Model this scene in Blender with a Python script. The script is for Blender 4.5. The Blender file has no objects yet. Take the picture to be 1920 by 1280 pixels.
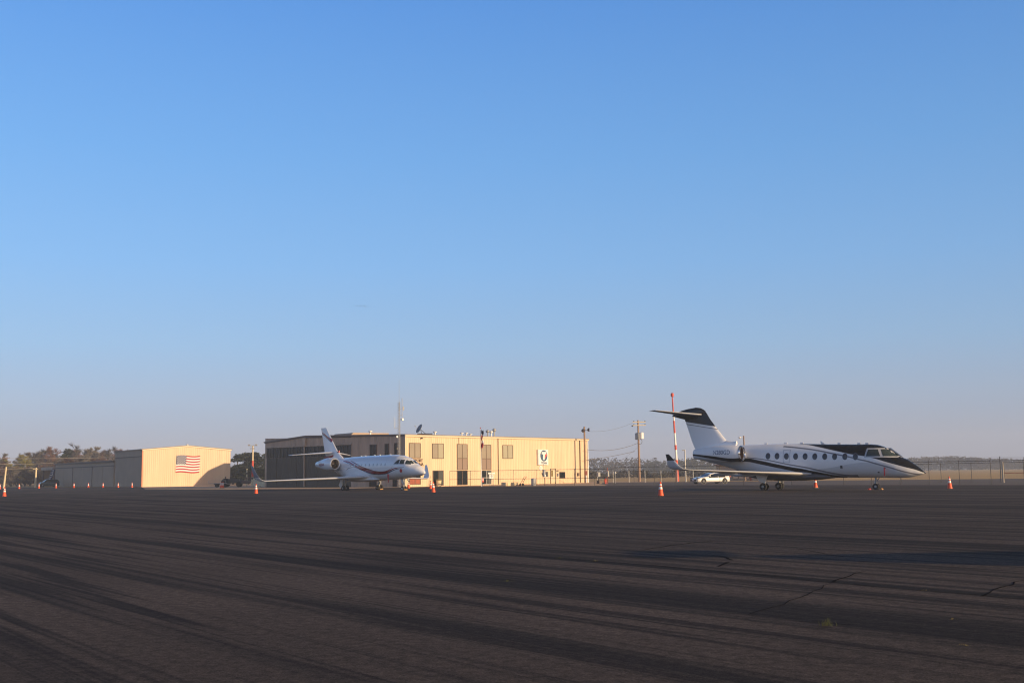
import bpy, bmesh, math, random
from mathutils import Vector, Matrix
rnd = random.Random(11)
R = math.radians
sc = bpy.context.scene
COL = sc.collection

# ---------------------------------------------------------------- camera
FPX, EYE = 2084.0, 1.5                       # focal length in photo pixels, eye height
PITCH, ROLL = math.atan2(888 - 640, FPX), 0.013
f0 = Vector((0, math.cos(PITCH), math.sin(PITCH)))
r0 = Vector((1, 0, 0)); u0 = r0.cross(f0)
CR = r0 * math.cos(ROLL) - u0 * math.sin(ROLL)
CU = u0 * math.cos(ROLL) + r0 * math.sin(ROLL)
cam = bpy.data.cameras.new('camera'); cam.sensor_width = 36; cam.lens = FPX / 1920 * 36
cam.clip_start = 0.1; cam.clip_end = 6000
co = bpy.data.objects.new('camera', cam); COL.objects.link(co)
co.matrix_world = Matrix(((CR.x, CU.x, -f0.x, 0), (CR.y, CU.y, -f0.y, 0), (CR.z, CU.z, -f0.z, EYE), (0, 0, 0, 1)))
sc.camera = co

# ---------------------------------------------------------------- light
SKY_L, SKY_R, SKY_GAIN, SKY_MIX = 1.10, .87, .83, .94
GLOW = (1.02, .80, .58, 1)
SUN_AZ, SUN_EL = R(30), R(10)                 # sun low, behind the camera's right shoulder
S = Vector((math.cos(SUN_AZ) * math.cos(SUN_EL), -math.sin(SUN_AZ) * math.cos(SUN_EL), math.sin(SUN_EL)))
sun = bpy.data.lights.new('sun', 'SUN'); sun.energy = 5.0; sun.angle = R(0.53); sun.color = (1.0, 0.72, 0.42)
so = bpy.data.objects.new('sun', sun); COL.objects.link(so)
so.rotation_euler = S.to_track_quat('Z', 'Y').to_euler()
w = bpy.data.worlds.new('World'); sc.world = w; w.use_nodes = True
nt = w.node_tree; nt.nodes.clear()
sky = nt.nodes.new('ShaderNodeTexSky'); sky.sky_type = 'NISHITA'; sky.sun_disc = False
sky.sun_elevation = SUN_EL; sky.sun_rotation = R(90) + SUN_AZ
sky.air_density = 1.0; sky.dust_density = 0.6; sky.ozone_density = 2.0; sky.altitude = 50
bg = nt.nodes.new('ShaderNodeBackground'); bg.inputs['Strength'].default_value = 0.15
out = nt.nodes.new('ShaderNodeOutputWorld')
# Nishita sky, blended with the measured clear-morning gradient (blue above, mauve near the horizon)
def lin(c): return tuple((v / 255 / 12.92) if v / 255 <= .04045 else ((v / 255 + .055) / 1.055) ** 2.4 for v in c)
wt = nt.nodes.new('ShaderNodeTexCoord'); ws = nt.nodes.new('ShaderNodeSeparateXYZ'); nt.links.new(wt.outputs['Generated'], ws.inputs[0])
rp = nt.nodes.new('ShaderNodeValToRGB'); rp.color_ramp.interpolation = 'EASE'; rp.color_ramp.interpolation = 'LINEAR'
SKY = [(0.0, (157, 163, 184)), (.027, (161, 174, 199)), (.066, (161, 184, 214)), (.113, (149, 189, 229)), (.184, (131, 184, 238)), (.277, (112, 172, 235)), (.405, (89, 151, 226)), (.52, (56, 96, 152)), (.66, (38, 60, 98)), (1.0, (30, 42, 66))]
el = rp.color_ramp.elements
while len(el) < len(SKY): el.new(.5)
for e, (z, c) in zip(el, SKY): e.position = z
for e, (z, c) in zip(el, SKY): e.color = (*lin(c), 1)
nt.links.new(ws.outputs['Z'], rp.inputs[0])
# a little brighter towards the left, dimmer to the right
mr = nt.nodes.new('ShaderNodeMapRange'); mr.inputs[1].default_value = -.45; mr.inputs[2].default_value = .45; mr.inputs[3].default_value = SKY_L; mr.inputs[4].default_value = SKY_R
nt.links.new(ws.outputs['X'], mr.inputs[0])
mu = nt.nodes.new('ShaderNodeMix'); mu.data_type = 'RGBA'; mu.blend_type = 'MULTIPLY'; mu.inputs[0].default_value = 1
nt.links.new(rp.outputs[0], mu.inputs[6]); nt.links.new(mr.outputs[0], mu.inputs[7])
# warm, pale sky on the sun's side (behind the camera)
dt = nt.nodes.new('ShaderNodeVectorMath'); dt.operation = 'DOT_PRODUCT'; dt.inputs[1].default_value = (math.cos(SUN_AZ), -math.sin(SUN_AZ), 0.0)
nt.links.new(wt.outputs['Generated'], dt.inputs[0])
gl = nt.nodes.new('ShaderNodeMapRange'); gl.interpolation_type = 'SMOOTHSTEP'; gl.inputs[1].default_value = -.08; gl.inputs[2].default_value = .55
nt.links.new(dt.outputs['Value'], gl.inputs[0])
gm = nt.nodes.new('ShaderNodeMix'); gm.data_type = 'RGBA'; nt.links.new(gl.outputs[0], gm.inputs[0])
nt.links.new(mu.outputs[2], gm.inputs[6]); gm.inputs[7].default_value = GLOW
ge = nt.nodes.new('ShaderNodeMapRange'); ge.interpolation_type = 'SMOOTHSTEP'; ge.inputs[1].default_value = .06; ge.inputs[2].default_value = .5; ge.inputs[3].default_value = 1; ge.inputs[4].default_value = .12
nt.links.new(ws.outputs['Z'], ge.inputs[0])
gp_ = nt.nodes.new('ShaderNodeMath'); gp_.operation = 'MULTIPLY'; nt.links.new(gl.outputs[0], gp_.inputs[0]); nt.links.new(ge.outputs[0], gp_.inputs[1])
nt.links.new(gp_.outputs[0], gm.inputs[0])
bg2 = nt.nodes.new('ShaderNodeBackground'); nt.links.new(gm.outputs[2], bg2.inputs['Color']); bg2.inputs['Strength'].default_value = SKY_GAIN
mxs = nt.nodes.new('ShaderNodeMixShader'); mxs.inputs[0].default_value = SKY_MIX
nt.links.new(sky.outputs[0], bg.inputs['Color']); nt.links.new(bg.outputs[0], mxs.inputs[1]); nt.links.new(bg2.outputs[0], mxs.inputs[2])
nt.links.new(mxs.outputs[0], out.inputs['Surface'])
sc.view_settings.view_transform = 'Standard'; sc.view_settings.look = 'None'
sc.view_settings.exposure = 0.3; sc.view_settings.gamma = 1
sc.view_settings.use_curve_mapping = False
sc.cycles.use_denoising = True; sc.cycles.filter_width = 1.15
sc.cycles.max_bounces = 6; sc.cycles.transparent_max_bounces = 12; sc.cycles.volume_bounces = 1

# ---------------------------------------------------------------- pixel -> place (used to read sizes off the photograph)
def ray(x, y): return CR * (x - 960) + CU * (640 - y) + f0 * FPX
EYEP = Vector((0, 0, EYE))
def ground_at(x, y, z=0):
    d = ray(x, y); return EYEP + d * ((z - EYE) / d.z)
def at_depth(x, y, Y):
    d = ray(x, y); return EYEP + d * (Y / d.y)
def at_plane(x, y, P, n):
    d = ray(x, y); return EYEP + d * ((P - EYEP).dot(n) / d.dot(n))
def base_at(x, Y):                            # point on the ground in column x at depth Y
    p = at_depth(x, 900, Y); return Vector((p.x, Y, 0))
def height_at(x, y, Y): return at_depth(x, y, Y).z

# ---------------------------------------------------------------- materials
def mat(name, col, rough=0.6, metal=0.0, coat=0.0, noise=0.0, nscale=3.0, spec=0.5, emit=None, bump=0.0, zs=1.0):
    m = bpy.data.materials.new(name); m.use_nodes = True
    N, L = m.node_tree.nodes, m.node_tree.links
    b = N['Principled BSDF']
    b.inputs['Base Color'].default_value = (*col, 1); b.inputs['Roughness'].default_value = rough
    b.inputs['Metallic'].default_value = metal; b.inputs['Coat Weight'].default_value = coat
    b.inputs['Specular IOR Level'].default_value = spec
    if noise:
        tc = N.new('ShaderNodeTexCoord'); n = N.new('ShaderNodeTexNoise'); n.inputs['Scale'].default_value = nscale
        n.inputs['Detail'].default_value = 6
        vm = N.new('ShaderNodeMapping'); vm.inputs['Scale'].default_value = (1, 1, zs); L.new(tc.outputs['Object'], vm.inputs[0]); L.new(vm.outputs[0], n.inputs['Vector'])
        mp = N.new('ShaderNodeMapRange'); mp.inputs[1].default_value = .3; mp.inputs[2].default_value = .7
        mp.inputs[3].default_value = 1 - noise; mp.inputs[4].default_value = 1 + noise
        L.new(n.outputs['Fac'], mp.inputs[0])
        mx = N.new('ShaderNodeMix'); mx.data_type = 'RGBA'; mx.blend_type = 'MULTIPLY'; mx.inputs[0].default_value = 1
        mx.inputs[6].default_value = (*col, 1); L.new(mp.outputs[0], mx.inputs[7])
        L.new(mx.outputs[2], b.inputs['Base Color'])
        if bump:
            bp = N.new('ShaderNodeBump'); bp.inputs['Strength'].default_value = bump
            L.new(n.outputs['Fac'], bp.inputs['Height']); L.new(bp.outputs[0], b.inputs['Normal'])
    return m
M = {}
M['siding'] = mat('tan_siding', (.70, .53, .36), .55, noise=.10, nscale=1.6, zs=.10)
M['siding_shaded'] = mat('shaded_siding', (.47, .345, .255), .7, noise=.22, nscale=1.2, zs=.25)  # tan siding with the side wall's shade mixed into the colour
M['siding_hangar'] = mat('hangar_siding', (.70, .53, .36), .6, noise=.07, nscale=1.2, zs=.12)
M['roof'] = mat('roof_metal', (.22, .17, .14), .6)
M['trim'] = mat('pale_trim', (.66, .54, .38), .5)
M['darktrim'] = mat('brown_trim', (.13, .09, .07), .6)
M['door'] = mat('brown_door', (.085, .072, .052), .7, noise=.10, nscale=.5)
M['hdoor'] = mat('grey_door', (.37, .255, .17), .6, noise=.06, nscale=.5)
M['glassdark'] = mat('dark_glass', (.010, .014, .015), .12, spec=.25)
M['blind'] = mat('window_blind', (.30, .255, .195), .3, noise=.08, nscale=.6, coat=.2)
M['blind_low'] = mat('window_blind_low', (.27, .20, .16), .3, coat=.2)
M['blind_pale'] = mat('window_blind_pale', (.37, .345, .25), .3, coat=.2)
M['bronze'] = mat('bronze_frame', (.12, .075, .05), .5)
M['white'] = mat('white_paint', (.80, .80, .78), .4)
M['grey'] = mat('grey_metal', (.34, .34, .34), .5, noise=.08)
M['galv'] = mat('galvanised_steel', (.42, .42, .41), .45, metal=.4)
M['darkmetal'] = mat('dark_metal', (.05, .05, .055), .5)
M['black'] = mat('black_paint', (.012, .012, .014), .35)
M['rubber'] = mat('tyre_rubber', (.02, .02, .02), .85)
M['chrome'] = mat('polished_metal', (.85, .84, .82), .18, metal=1)
M['redpaint'] = mat('red_paint', (.62, .07, .04), .5)
M['redcloth'] = mat('red_cloth', (.55, .03, .04), .8)
M['orange'] = mat('orange_plastic', (.80, .09, .02), .5, noise=.06, nscale=4)
M['conewhite'] = mat('reflective_band', (.82, .80, .78), .4)
M['wood'] = mat('weathered_wood', (.30, .21, .15), .85, noise=.2, nscale=2)
M['paleplank'] = mat('pale_timber', (.74, .60, .38), .8, noise=.15, nscale=1.5)
M['yellow'] = mat('yellow_chock', (.42, .22, .06), .6)
M['wire'] = mat('wire', (.10, .09, .09), .6)
M['concrete'] = mat('concrete', (.40, .36, .31), .9, noise=.12, nscale=.8)
M['bark'] = mat('bark', (.13, .10, .08), .9)
M['navy'] = mat('navy_cloth', (.02, .025, .09), .8)
M['teal'] = mat('teal_paint', (.012, .05, .055), .25, coat=.6)
M['carwhite'] = mat('car_white', (.80, .79, .76), .25, coat=.8)
M['flagred'] = mat('flag_red', (.40, .015, .03), .7)
M['flagblue'] = mat('flag_blue', (.02, .025, .10), .7)
M['flagwhite'] = mat('flag_white', (.80, .78, .76), .7)
M['teal_logo'] = mat('logo_teal', (.03, .085, .17), .5)
M['brick'] = mat('red_brown_board', (.32, .09, .05), .8, noise=.15, nscale=2)
M['dish'] = mat('dish_grey', (.20, .22, .25), .5)

# ---------------------------------------------------------------- mesh helpers
class MB:
    def __init__(s): s.v = []; s.f = []; s.m = []
    def add(s, vs, fs, mi=0):
        o = len(s.v); s.v += [tuple(v) for v in vs]
        for f in fs: s.f.append([i + o for i in f]); s.m.append(mi)
        return s
    def box(s, c, d, rz=0, mi=0):
        x, y, z = d[0] / 2, d[1] / 2, d[2] / 2; ca, sa = math.cos(rz), math.sin(rz); vs = []
        for a in (-x, x):
            for b in (-y, y):
                for e in (-z, z): vs.append((c[0] + a * ca - b * sa, c[1] + a * sa + b * ca, c[2] + e))
        return s.add(vs, [(0, 1, 3, 2), (4, 6, 7, 5), (0, 4, 5, 1), (2, 3, 7, 6), (0, 2, 6, 4), (1, 5, 7, 3)], mi)
    def box2(s, a, b, mi=0):
        return s.box([(a[i] + b[i]) / 2 for i in range(3)], [abs(b[i] - a[i]) for i in range(3)], 0, mi)
    def tube(s, p0, p1, ra, rb=None, n=10, mi=0, caps=True):
        rb = ra if rb is None else rb
        p0, p1 = Vector(p0), Vector(p1); d = (p1 - p0).normalized()
        a = d.orthogonal().normalized(); b = d.cross(a); vs = []
        for p, r in ((p0, ra), (p1, rb)):
            for k in range(n):
                t = 2 * math.pi * k / n; vs.append(p + a * (r * math.cos(t)) + b * (r * math.sin(t)))
        fs = [(k, (k + 1) % n, n + (k + 1) % n, n + k) for k in range(n)]
        if caps: fs += [tuple(range(n))[::-1], tuple(range(n, 2 * n))]
        return s.add(vs, fs, mi)
    def path(s, pts, r, n=6, mi=0):
        for a, b in zip(pts[:-1], pts[1:]): s.tube(a, b, r, r, n, mi)
        return s
    def loft(s, rings, caps=True, mi=0, closed=True):
        n = len(rings[0]); vs = [p for r in rings for p in r]; fs = []
        for i in range(len(rings) - 1):
            for k in range(n if closed else n - 1):
                fs.append((i * n + k, i * n + (k + 1) % n, (i + 1) * n + (k + 1) % n, (i + 1) * n + k))
        if caps: fs += [tuple(range(n))[::-1], tuple(range((len(rings) - 1) * n, len(rings) * n))]
        return s.add(vs, fs, mi)
    def lathe(s, prof, c, axis='z', n=24, mi=0, caps=True):
        rings = []
        for t, r in prof:
            ring = []
            for k in range(n):
                a = 2 * math.pi * k / n; u, q = r * math.cos(a), r * math.sin(a)
                ring.append({'z': (c[0] + u, c[1] + q, c[2] + t), 'x': (c[0] + t, c[1] + u, c[2] + q), 'y': (c[0] + u, c[1] + t, c[2] + q)}[axis])
            rings.append(ring)
        return s.loft(rings, caps, mi)
    def prism(s, poly, fn, t0, t1, mi=0):     # poly of 2-D points mapped by fn(a, b, t)
        n = len(poly); vs = [fn(a, b, t0) for a, b in poly] + [fn(a, b, t1) for a, b in poly]
        fs = [tuple(range(n))[::-1], tuple(range(n, 2 * n))] + [(k, (k + 1) % n, n + (k + 1) % n, n + k) for k in range(n)]
        return s.add(vs, fs, mi)
def obj(name, mb, mats, parent=None, smooth=False, angle=35):
    me = bpy.data.meshes.new(name); me.from_pydata(mb.v, [], mb.f)
    mats = mats if isinstance(mats, (list, tuple)) else [mats]
    for m in mats: me.materials.append(m)
    me.polygons.foreach_set('material_index', mb.m)
    bm = bmesh.new(); bm.from_mesh(me); bmesh.ops.recalc_face_normals(bm, faces=bm.faces); bm.to_mesh(me); bm.free()
    if smooth:
        me.polygons.foreach_set('use_smooth', [True] * len(me.polygons))
        try: me.set_sharp_from_angle(angle=R(angle))
        except Exception: pass
    me.update()
    o = bpy.data.objects.new(name, me); COL.objects.link(o)
    if parent: o.parent = parent
    return o
def thing(name, label, cat, loc=(0, 0, 0), rz=0, group=None):
    o = bpy.data.objects.new(name, None); COL.objects.link(o); o.location = loc; o.rotation_euler = (0, 0, rz)
    o.empty_display_size = .3
    return tag(o, label, cat, group)
def tag(o, label=None, cat=None, group=None, kind=None):
    if label: o['label'] = label
    if cat: o['category'] = cat
    if group: o['group'] = group
    if kind: o['kind'] = kind
    return o
def copy_tree(o, parent=None):
    c = o.copy(); COL.objects.link(c); c.parent = parent
    for ch in list(o.children): copy_tree(ch, c)
    return c
def text_mesh(s, size, fn, extrude=.004, sx=1.0, align='CENTER', bold=0.0):
    cu = bpy.data.curves.new('t', 'FONT'); cu.body = s; cu.size = size; cu.align_x = align; cu.align_y = 'CENTER'
    cu.extrude = extrude; cu.offset = bold; cu.resolution_u = 3
    ob = bpy.data.objects.new('t', cu); COL.objects.link(ob)
    dg = bpy.context.evaluated_depsgraph_get(); me = ob.evaluated_get(dg).to_mesh()
    mb = MB(); mb.add([fn(v.co.x * sx, v.co.y, v.co.z) for v in me.vertices], [tuple(p.vertices) for p in me.polygons])
    ob.evaluated_get(dg).to_mesh_clear(); bpy.data.objects.remove(ob); bpy.data.curves.remove(cu)
    return mb

# ---------------------------------------------------------------- ground
def node_math(N, L, op, a, b=None, c=None, clamp=False):
    n = N.new('ShaderNodeMath'); n.operation = op; n.use_clamp = clamp
    for i, v in enumerate((a, b, c)):
        if v is None: continue
        if isinstance(v, (int, float)): n.inputs[i].default_value = v
        else: L.new(v, n.inputs[i])
    return n.outputs[0]
def mix_col(N, L, f, a, b):
    n = N.new('ShaderNodeMix'); n.data_type = 'RGBA'
    for i, v in ((0, f), (6, a), (7, b)):
        if isinstance(v, (int, float)): n.inputs[i].default_value = v
        elif isinstance(v, tuple): n.inputs[i].default_value = (*v, 1)
        else: L.new(v, n.inputs[i])
    return n.outputs[2]
def sheet(name, poly, z, m):
    o = obj(name, MB().add([(x, y, z) for x, y in poly], [tuple(range(len(poly)))]), m)
    if o.data.polygons[0].normal.z < 0: o.data.flip_normals()
    return tag(o, kind='structure')

def asphalt():
    m = bpy.data.materials.new('sealed_asphalt'); m.use_nodes = True
    N, L = m.node_tree.nodes, m.node_tree.links; b = N['Principled BSDF']
    tc = N.new('ShaderNodeTexCoord')
    def noise(scale, rot, det=4, rough=.6, off=0):
        mp = N.new('ShaderNodeMapping'); mp.vector_type = 'TEXTURE'
        mp.inputs['Rotation'].default_value = (0, 0, rot); mp.inputs['Scale'].default_value = tuple(1 / q for q in scale)
        mp.inputs['Location'].default_value = (off, off, 0)
        L.new(tc.outputs['Object'], mp.inputs[0])
        n = N.new('ShaderNodeTexNoise'); n.noise_dimensions = '3D'; n.inputs['Scale'].default_value = 1
        n.inputs['Detail'].default_value = det; n.inputs['Roughness'].default_value = rough
        L.new(mp.outputs[0], n.inputs['Vector']); return n.outputs['Fac']
    def rng(v, a, b_, c=0, d=1):
        n = N.new('ShaderNodeMapRange'); n.interpolation_type = 'SMOOTHSTEP'
        for i, q in enumerate((a, b_, c, d)): n.inputs[i + 1].default_value = q
        L.new(v, n.inputs[0]); return n.outputs[0]
    # sealer laid in strips that run along the apron (azimuth -37 degrees)
    rot = R(37)
    s1 = noise((.9, .018, 1), rot, 3, .6)            # broad strips
    s2 = noise((4.5, .03, 1), rot, 4, .7, 7)         # brush lines
    s3 = noise((.28, .02, 1), rot, 2, .5, 3)
    s4 = noise((14, .10, 1), rot, 3, .7, 5)          # fine squeegee scratches
    s5 = noise((2.2, .05, 1), rot, 3, .65, 19)
    fine = noise((45, 45, 1), 0, 3, .7)
    med = noise((9, 9, 1), 0, 4, .75, 2)
    grit = noise((60, 60, 1), 0, 2, .6)
    blot = noise((.12, .12, 1), 0, 5, .55, 11)
    patch = noise((.45, .16, 1), rot, 5, .6, 23)
    c = mix_col(N, L, rng(blot, .35, .65), (.074, .058, .048), (.100, .078, .065))
    c = mix_col(N, L, node_math(N, L, 'MULTIPLY', rng(s4, .54, .72), .45), c, (.092, .070, .055))
    c = mix_col(N, L, node_math(N, L, 'MULTIPLY', rng(patch, .58, .70), .35), c, (.088, .066, .052))
    c = mix_col(N, L, node_math(N, L, 'MULTIPLY', rng(s1, .505, .60), .86), c, (.021, .018, .0165))
    c = mix_col(N, L, node_math(N, L, 'MULTIPLY', rng(s5, .51, .60), .72), c, (.015, .0125, .012))
    c = mix_col(N, L, node_math(N, L, 'MULTIPLY', rng(s2, .52, .64), .55), c, (.016, .0135, .013))
    c = mix_col(N, L, node_math(N, L, 'MULTIPLY', rng(s3, .52, .62), .35), c, (.017, .0145, .014))
    for v, lo, hi in ((fine, .6, 1.4), (med, .62, 1.38)):
        g = N.new('ShaderNodeMix'); g.data_type = 'RGBA'; g.blend_type = 'MULTIPLY'; g.inputs[0].default_value = 1
        L.new(c, g.inputs[6]); L.new(rng(v, .3, .7, lo, hi), g.inputs[7]); c = g.outputs[2]
    c = mix_col(N, L, node_math(N, L, 'MULTIPLY', rng(grit, .66, .76), .5), c, (.16, .13, .115))
    L.new(c, b.inputs['Base Color'])
    b.inputs['Roughness'].default_value = .95; b.inputs['Specular IOR Level'].default_value = .12
    bp = N.new('ShaderNodeBump'); bp.inputs['Strength'].default_value = .5; bp.inputs['Distance'].default_value = .012
    L.new(fine, bp.inputs['Height']); L.new(bp.outputs[0], b.inputs['Normal'])
    return m
def earth(name, c1, c2, c3, scale=.05, stretch=1.0):
    m = bpy.data.materials.new(name); m.use_nodes = True
    N, L = m.node_tree.nodes, m.node_tree.links; b = N['Principled BSDF']; tc = N.new('ShaderNodeTexCoord')
    def noise(s, det):
        mp = N.new('ShaderNodeMapping'); mp.inputs['Scale'].default_value = (s, s * stretch, 1); L.new(tc.outputs['Object'], mp.inputs[0])
        n = N.new('ShaderNodeTexNoise'); n.inputs['Scale'].default_value = 1; n.inputs['Detail'].default_value = det
        L.new(mp.outputs[0], n.inputs['Vector'])
        r = N.new('ShaderNodeMapRange'); r.inputs[1].default_value = .36; r.inputs[2].default_value = .64; L.new(n.outputs['Fac'], r.inputs[0]); return r.outputs[0]
    c = mix_col(N, L, noise(scale, 5), c1, c2); c = mix_col(N, L, node_math(N, L, 'MULTIPLY', noise(scale * 14, 4), .5), c, c3)
    L.new(c, b.inputs['Base Color']); b.inputs['Roughness'].default_value = 1; b.inputs['Specular IOR Level'].default_value = .05
    return m
M['asphalt'] = asphalt()
M['field'] = earth('dry_field', (.62, .40, .18), (.70, .46, .22), (.44, .34, .14), .03, 4)
M['gravel'] = earth('service_road', (.17, .145, .13), (.21, .18, .155), (.13, .115, .105), .08, 3)
M['dirt'] = earth('sandy_verge', (.72, .50, .33), (.64, .44, .29), (.48, .36, .21), .2)
sheet('ground', [(-1450, -250), (1450, -250), (1450, 1450), (-1450, 1450)], -.012, M['field'])
edge = [(265, 912.4), (272, 916.5), (432, 916.8), (640, 915.5), (757, 913), (860, 911.3), (1000, 910.8), (1100, 910.3)]
far_edge = [(-197, 330)] + [tuple(ground_at(*q).xy) for q in edge] + [(20.5, 123.5), (40, 99.5), (62, 72), (90, 40), (140, -30)]
APRON = far_edge + [(140, -200), (-400, -200), (-400, 330)]
sheet('apron', APRON, 0, M['asphalt'])
# sandy verge round the buildings, service road outside the fence
sheet('verge', [(-75, 200), (-52, 150), (-34, 138), (-18, 126), (-12, 138), (-4, 141), (10, 128), (30, 110), (22, 190), (-60, 260)], -.008, M['dirt'])
ROAD = [(11, 131), (20.5, 122), (40, 98), (62, 70.5), (95, 30), (170, 20), (130, 95), (74, 148), (47, 158), (26, 167), (12.5, 176)]
sheet('road', ROAD, -.004, M['gravel'])

# cracks in the seal coat, thin sunken strips of tar
def crack(mb, pts, wd):
    P = []
    for (a, b) in zip(pts[:-1], pts[1:]):
        A, B = ground_at(*a), ground_at(*b); n = max(3, int((B - A).length / .35))
        for k in range(n):
            p = A.lerp(B, k / n); P.append((p.x + rnd.uniform(-.035, .035), p.y + rnd.uniform(-.05, .05)))
    for k in range(len(P) - 1):
        a, b = Vector(P[k]), Vector(P[k + 1]); d = (b - a); d = Vector((-d.y, d.x)).normalized() * wd * .75 * rnd.uniform(.5, 1.1)
        z = .004
        mb.add([(a.x - d.x, a.y - d.y, z), (a.x + d.x, a.y + d.y, z), (b.x + d.x, b.y + d.y, z), (b.x - d.x, b.y - d.y, z)], [(0, 1, 2, 3)])
    return mb
ck = MB()
for pts, wd in (([(1000, 1043), (1250, 1062), (1450, 1080), (1560, 1092), (1840, 1116), (1960, 1126)], .022),
                ([(1558, 1092), (1590, 1080), (1640, 1066)], .03), ([(1838, 1117), (1880, 1100), (1945, 1078)], .018),
                ([(1497, 1028), (1550, 1038), (1600, 1046)], .025), ([(1208, 1030), (1260, 1022), (1300, 1017), (1360, 1012)], .04),
                ([(1345, 1062), (1372, 1050)], .05), ([(1372, 1050), (1355, 1043), (1330, 1040)], .035),
                ([(880, 1035), (1000, 1043)], .02), ([(620, 1030), (900, 1048)], .012), ([(1200, 1030), (900, 1040)], .012), ([(1560, 1092), (1500, 1120), (1380, 1160)], .010), ([(1500, 1165), (1640, 1176)], .012)):
    crack(ck, pts, wd)
tag(obj('pavement_cracks', ck, mat('tar_crack', (.014, .012, .011), 1.0, spec=.02)), kind='structure')

# ---------------------------------------------------------------- aircraft
class Body:                                   # fuselage described by stations x: (top, bottom, half width)
    def __init__(s, st, n=2.15): s.st = sorted(st); s.n = n
    def at(s, x):
        st = s.st
        if x <= st[0][0]: return st[0][1:]
        if x >= st[-1][0]: return st[-1][1:]
        for a, b in zip(st[:-1], st[1:]):
            if a[0] <= x <= b[0]:
                t = (x - a[0]) / (b[0] - a[0])
                return tuple(a[i] + (b[i] - a[i]) * t for i in (1, 2, 3))
    def ring(s, x, k=48):
        zt, zb, wd = s.at(x); c, h = (zt + zb) / 2, (zt - zb) / 2; r = []
        for i in range(k):
            a = 2 * math.pi * i / k; ca, sa = math.cos(a), math.sin(a)
            r.append((x, wd * math.copysign(abs(ca) ** (2 / s.n), ca), c + h * math.copysign(abs(sa) ** (2 / s.n), sa)))
        return r
    def mesh(s, step=.22):
        xs = set(p[0] for p in s.st); x = s.st[0][0]
        while x < s.st[-1][0]: xs.add(round(x, 3)); x += step
        return MB().loft([s.ring(x) for x in sorted(xs)])
    def side(s, x, z, off=.012, sgn=-1):      # point of the skin at (x, z); starboard is -y
        zt, zb, wd = s.at(x); c, h = (zt + zb) / 2, (zt - zb) / 2
        q = min(1, abs((z - c) / max(h, 1e-4)))
        return (x, sgn * (wd * max(0, 1 - q ** s.n) ** (1 / s.n) + off), z)
    def patch(s, mb, q, n=8, off=.012, sgn=-1):      # q: four (x, z) corners
        vs = []
        for i in range(n + 1):
            for j in range(n + 1):
                u, v = i / n, j / n
                x = (q[0][0] * (1 - u) + q[1][0] * u) * (1 - v) + (q[3][0] * (1 - u) + q[2][0] * u) * v
                z = (q[0][1] * (1 - u) + q[1][1] * u) * (1 - v) + (q[3][1] * (1 - u) + q[2][1] * u) * v
                vs.append(s.side(x, z, off, sgn))
        return mb.add(vs, [(i * (n + 1) + j, i * (n + 1) + j + 1, (i + 1) * (n + 1) + j + 1, (i + 1) * (n + 1) + j) for i in range(n) for j in range(n)])
    def oval(s, mb, cx, cz, rx, rz, off=.012, sgn=-1, n=18):
        vs = [s.side(cx, cz, off, sgn)]
        for rr in (.5, 1):
            for k in range(n):
                a = 2 * math.pi * k / n; vs.append(s.side(cx + rx * rr * math.cos(a), cz + rz * rr * math.sin(a), off, sgn))
        fs = [(0, 1 + k, 1 + (k + 1) % n) for k in range(n)] + [(1 + k, 1 + n + k, 1 + n + (k + 1) % n, 1 + (k + 1) % n) for k in range(n)]
        return mb.add(vs, fs)

def airfoil(le, ch, th, nrm=(0, 0, 1), k=10):
    nrm = Vector(nrm).normalized(); up, dn = [], []
    for i in range(k + 1):
        t = (1 - math.cos(math.pi * i / k)) / 2
        y = 5 * th * ch * (.2969 * math.sqrt(t) - .126 * t - .3516 * t * t + .2843 * t ** 3 - .1036 * t ** 4)
        p = Vector(le) + Vector((-t * ch, 0, 0)); up.append(tuple(p + nrm * y)); dn.append(tuple(p - nrm * y))
    return up + dn[::-1][1:-1]
def wing(secs, name, mats, parent, le_metal=True, tipdark=None):
    mb = MB(); rings = [airfoil(*s_) for s_ in secs]; mb.loft(rings)
    nk = len(rings[0])
    if le_metal:
        i = 0
        for seg in range(len(secs) - 1):
            for k in range(nk):
                if k in (0, 1, 2, nk - 1, nk - 2, nk - 3): mb.m[seg * nk + k] = 1
                if tipdark is not None and seg >= tipdark: mb.m[seg * nk + k] = 2
    return obj(name, mb, mats, parent, True, 50)
def mirror(secs): return [((s_[0][0], -s_[0][1], s_[0][2]), s_[1], s_[2], (s_[3][0], -s_[3][1], s_[3][2])) if len(s_) > 3 else ((s_[0][0], -s_[0][1], s_[0][2]), s_[1], s_[2]) for s_ in secs]

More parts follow.
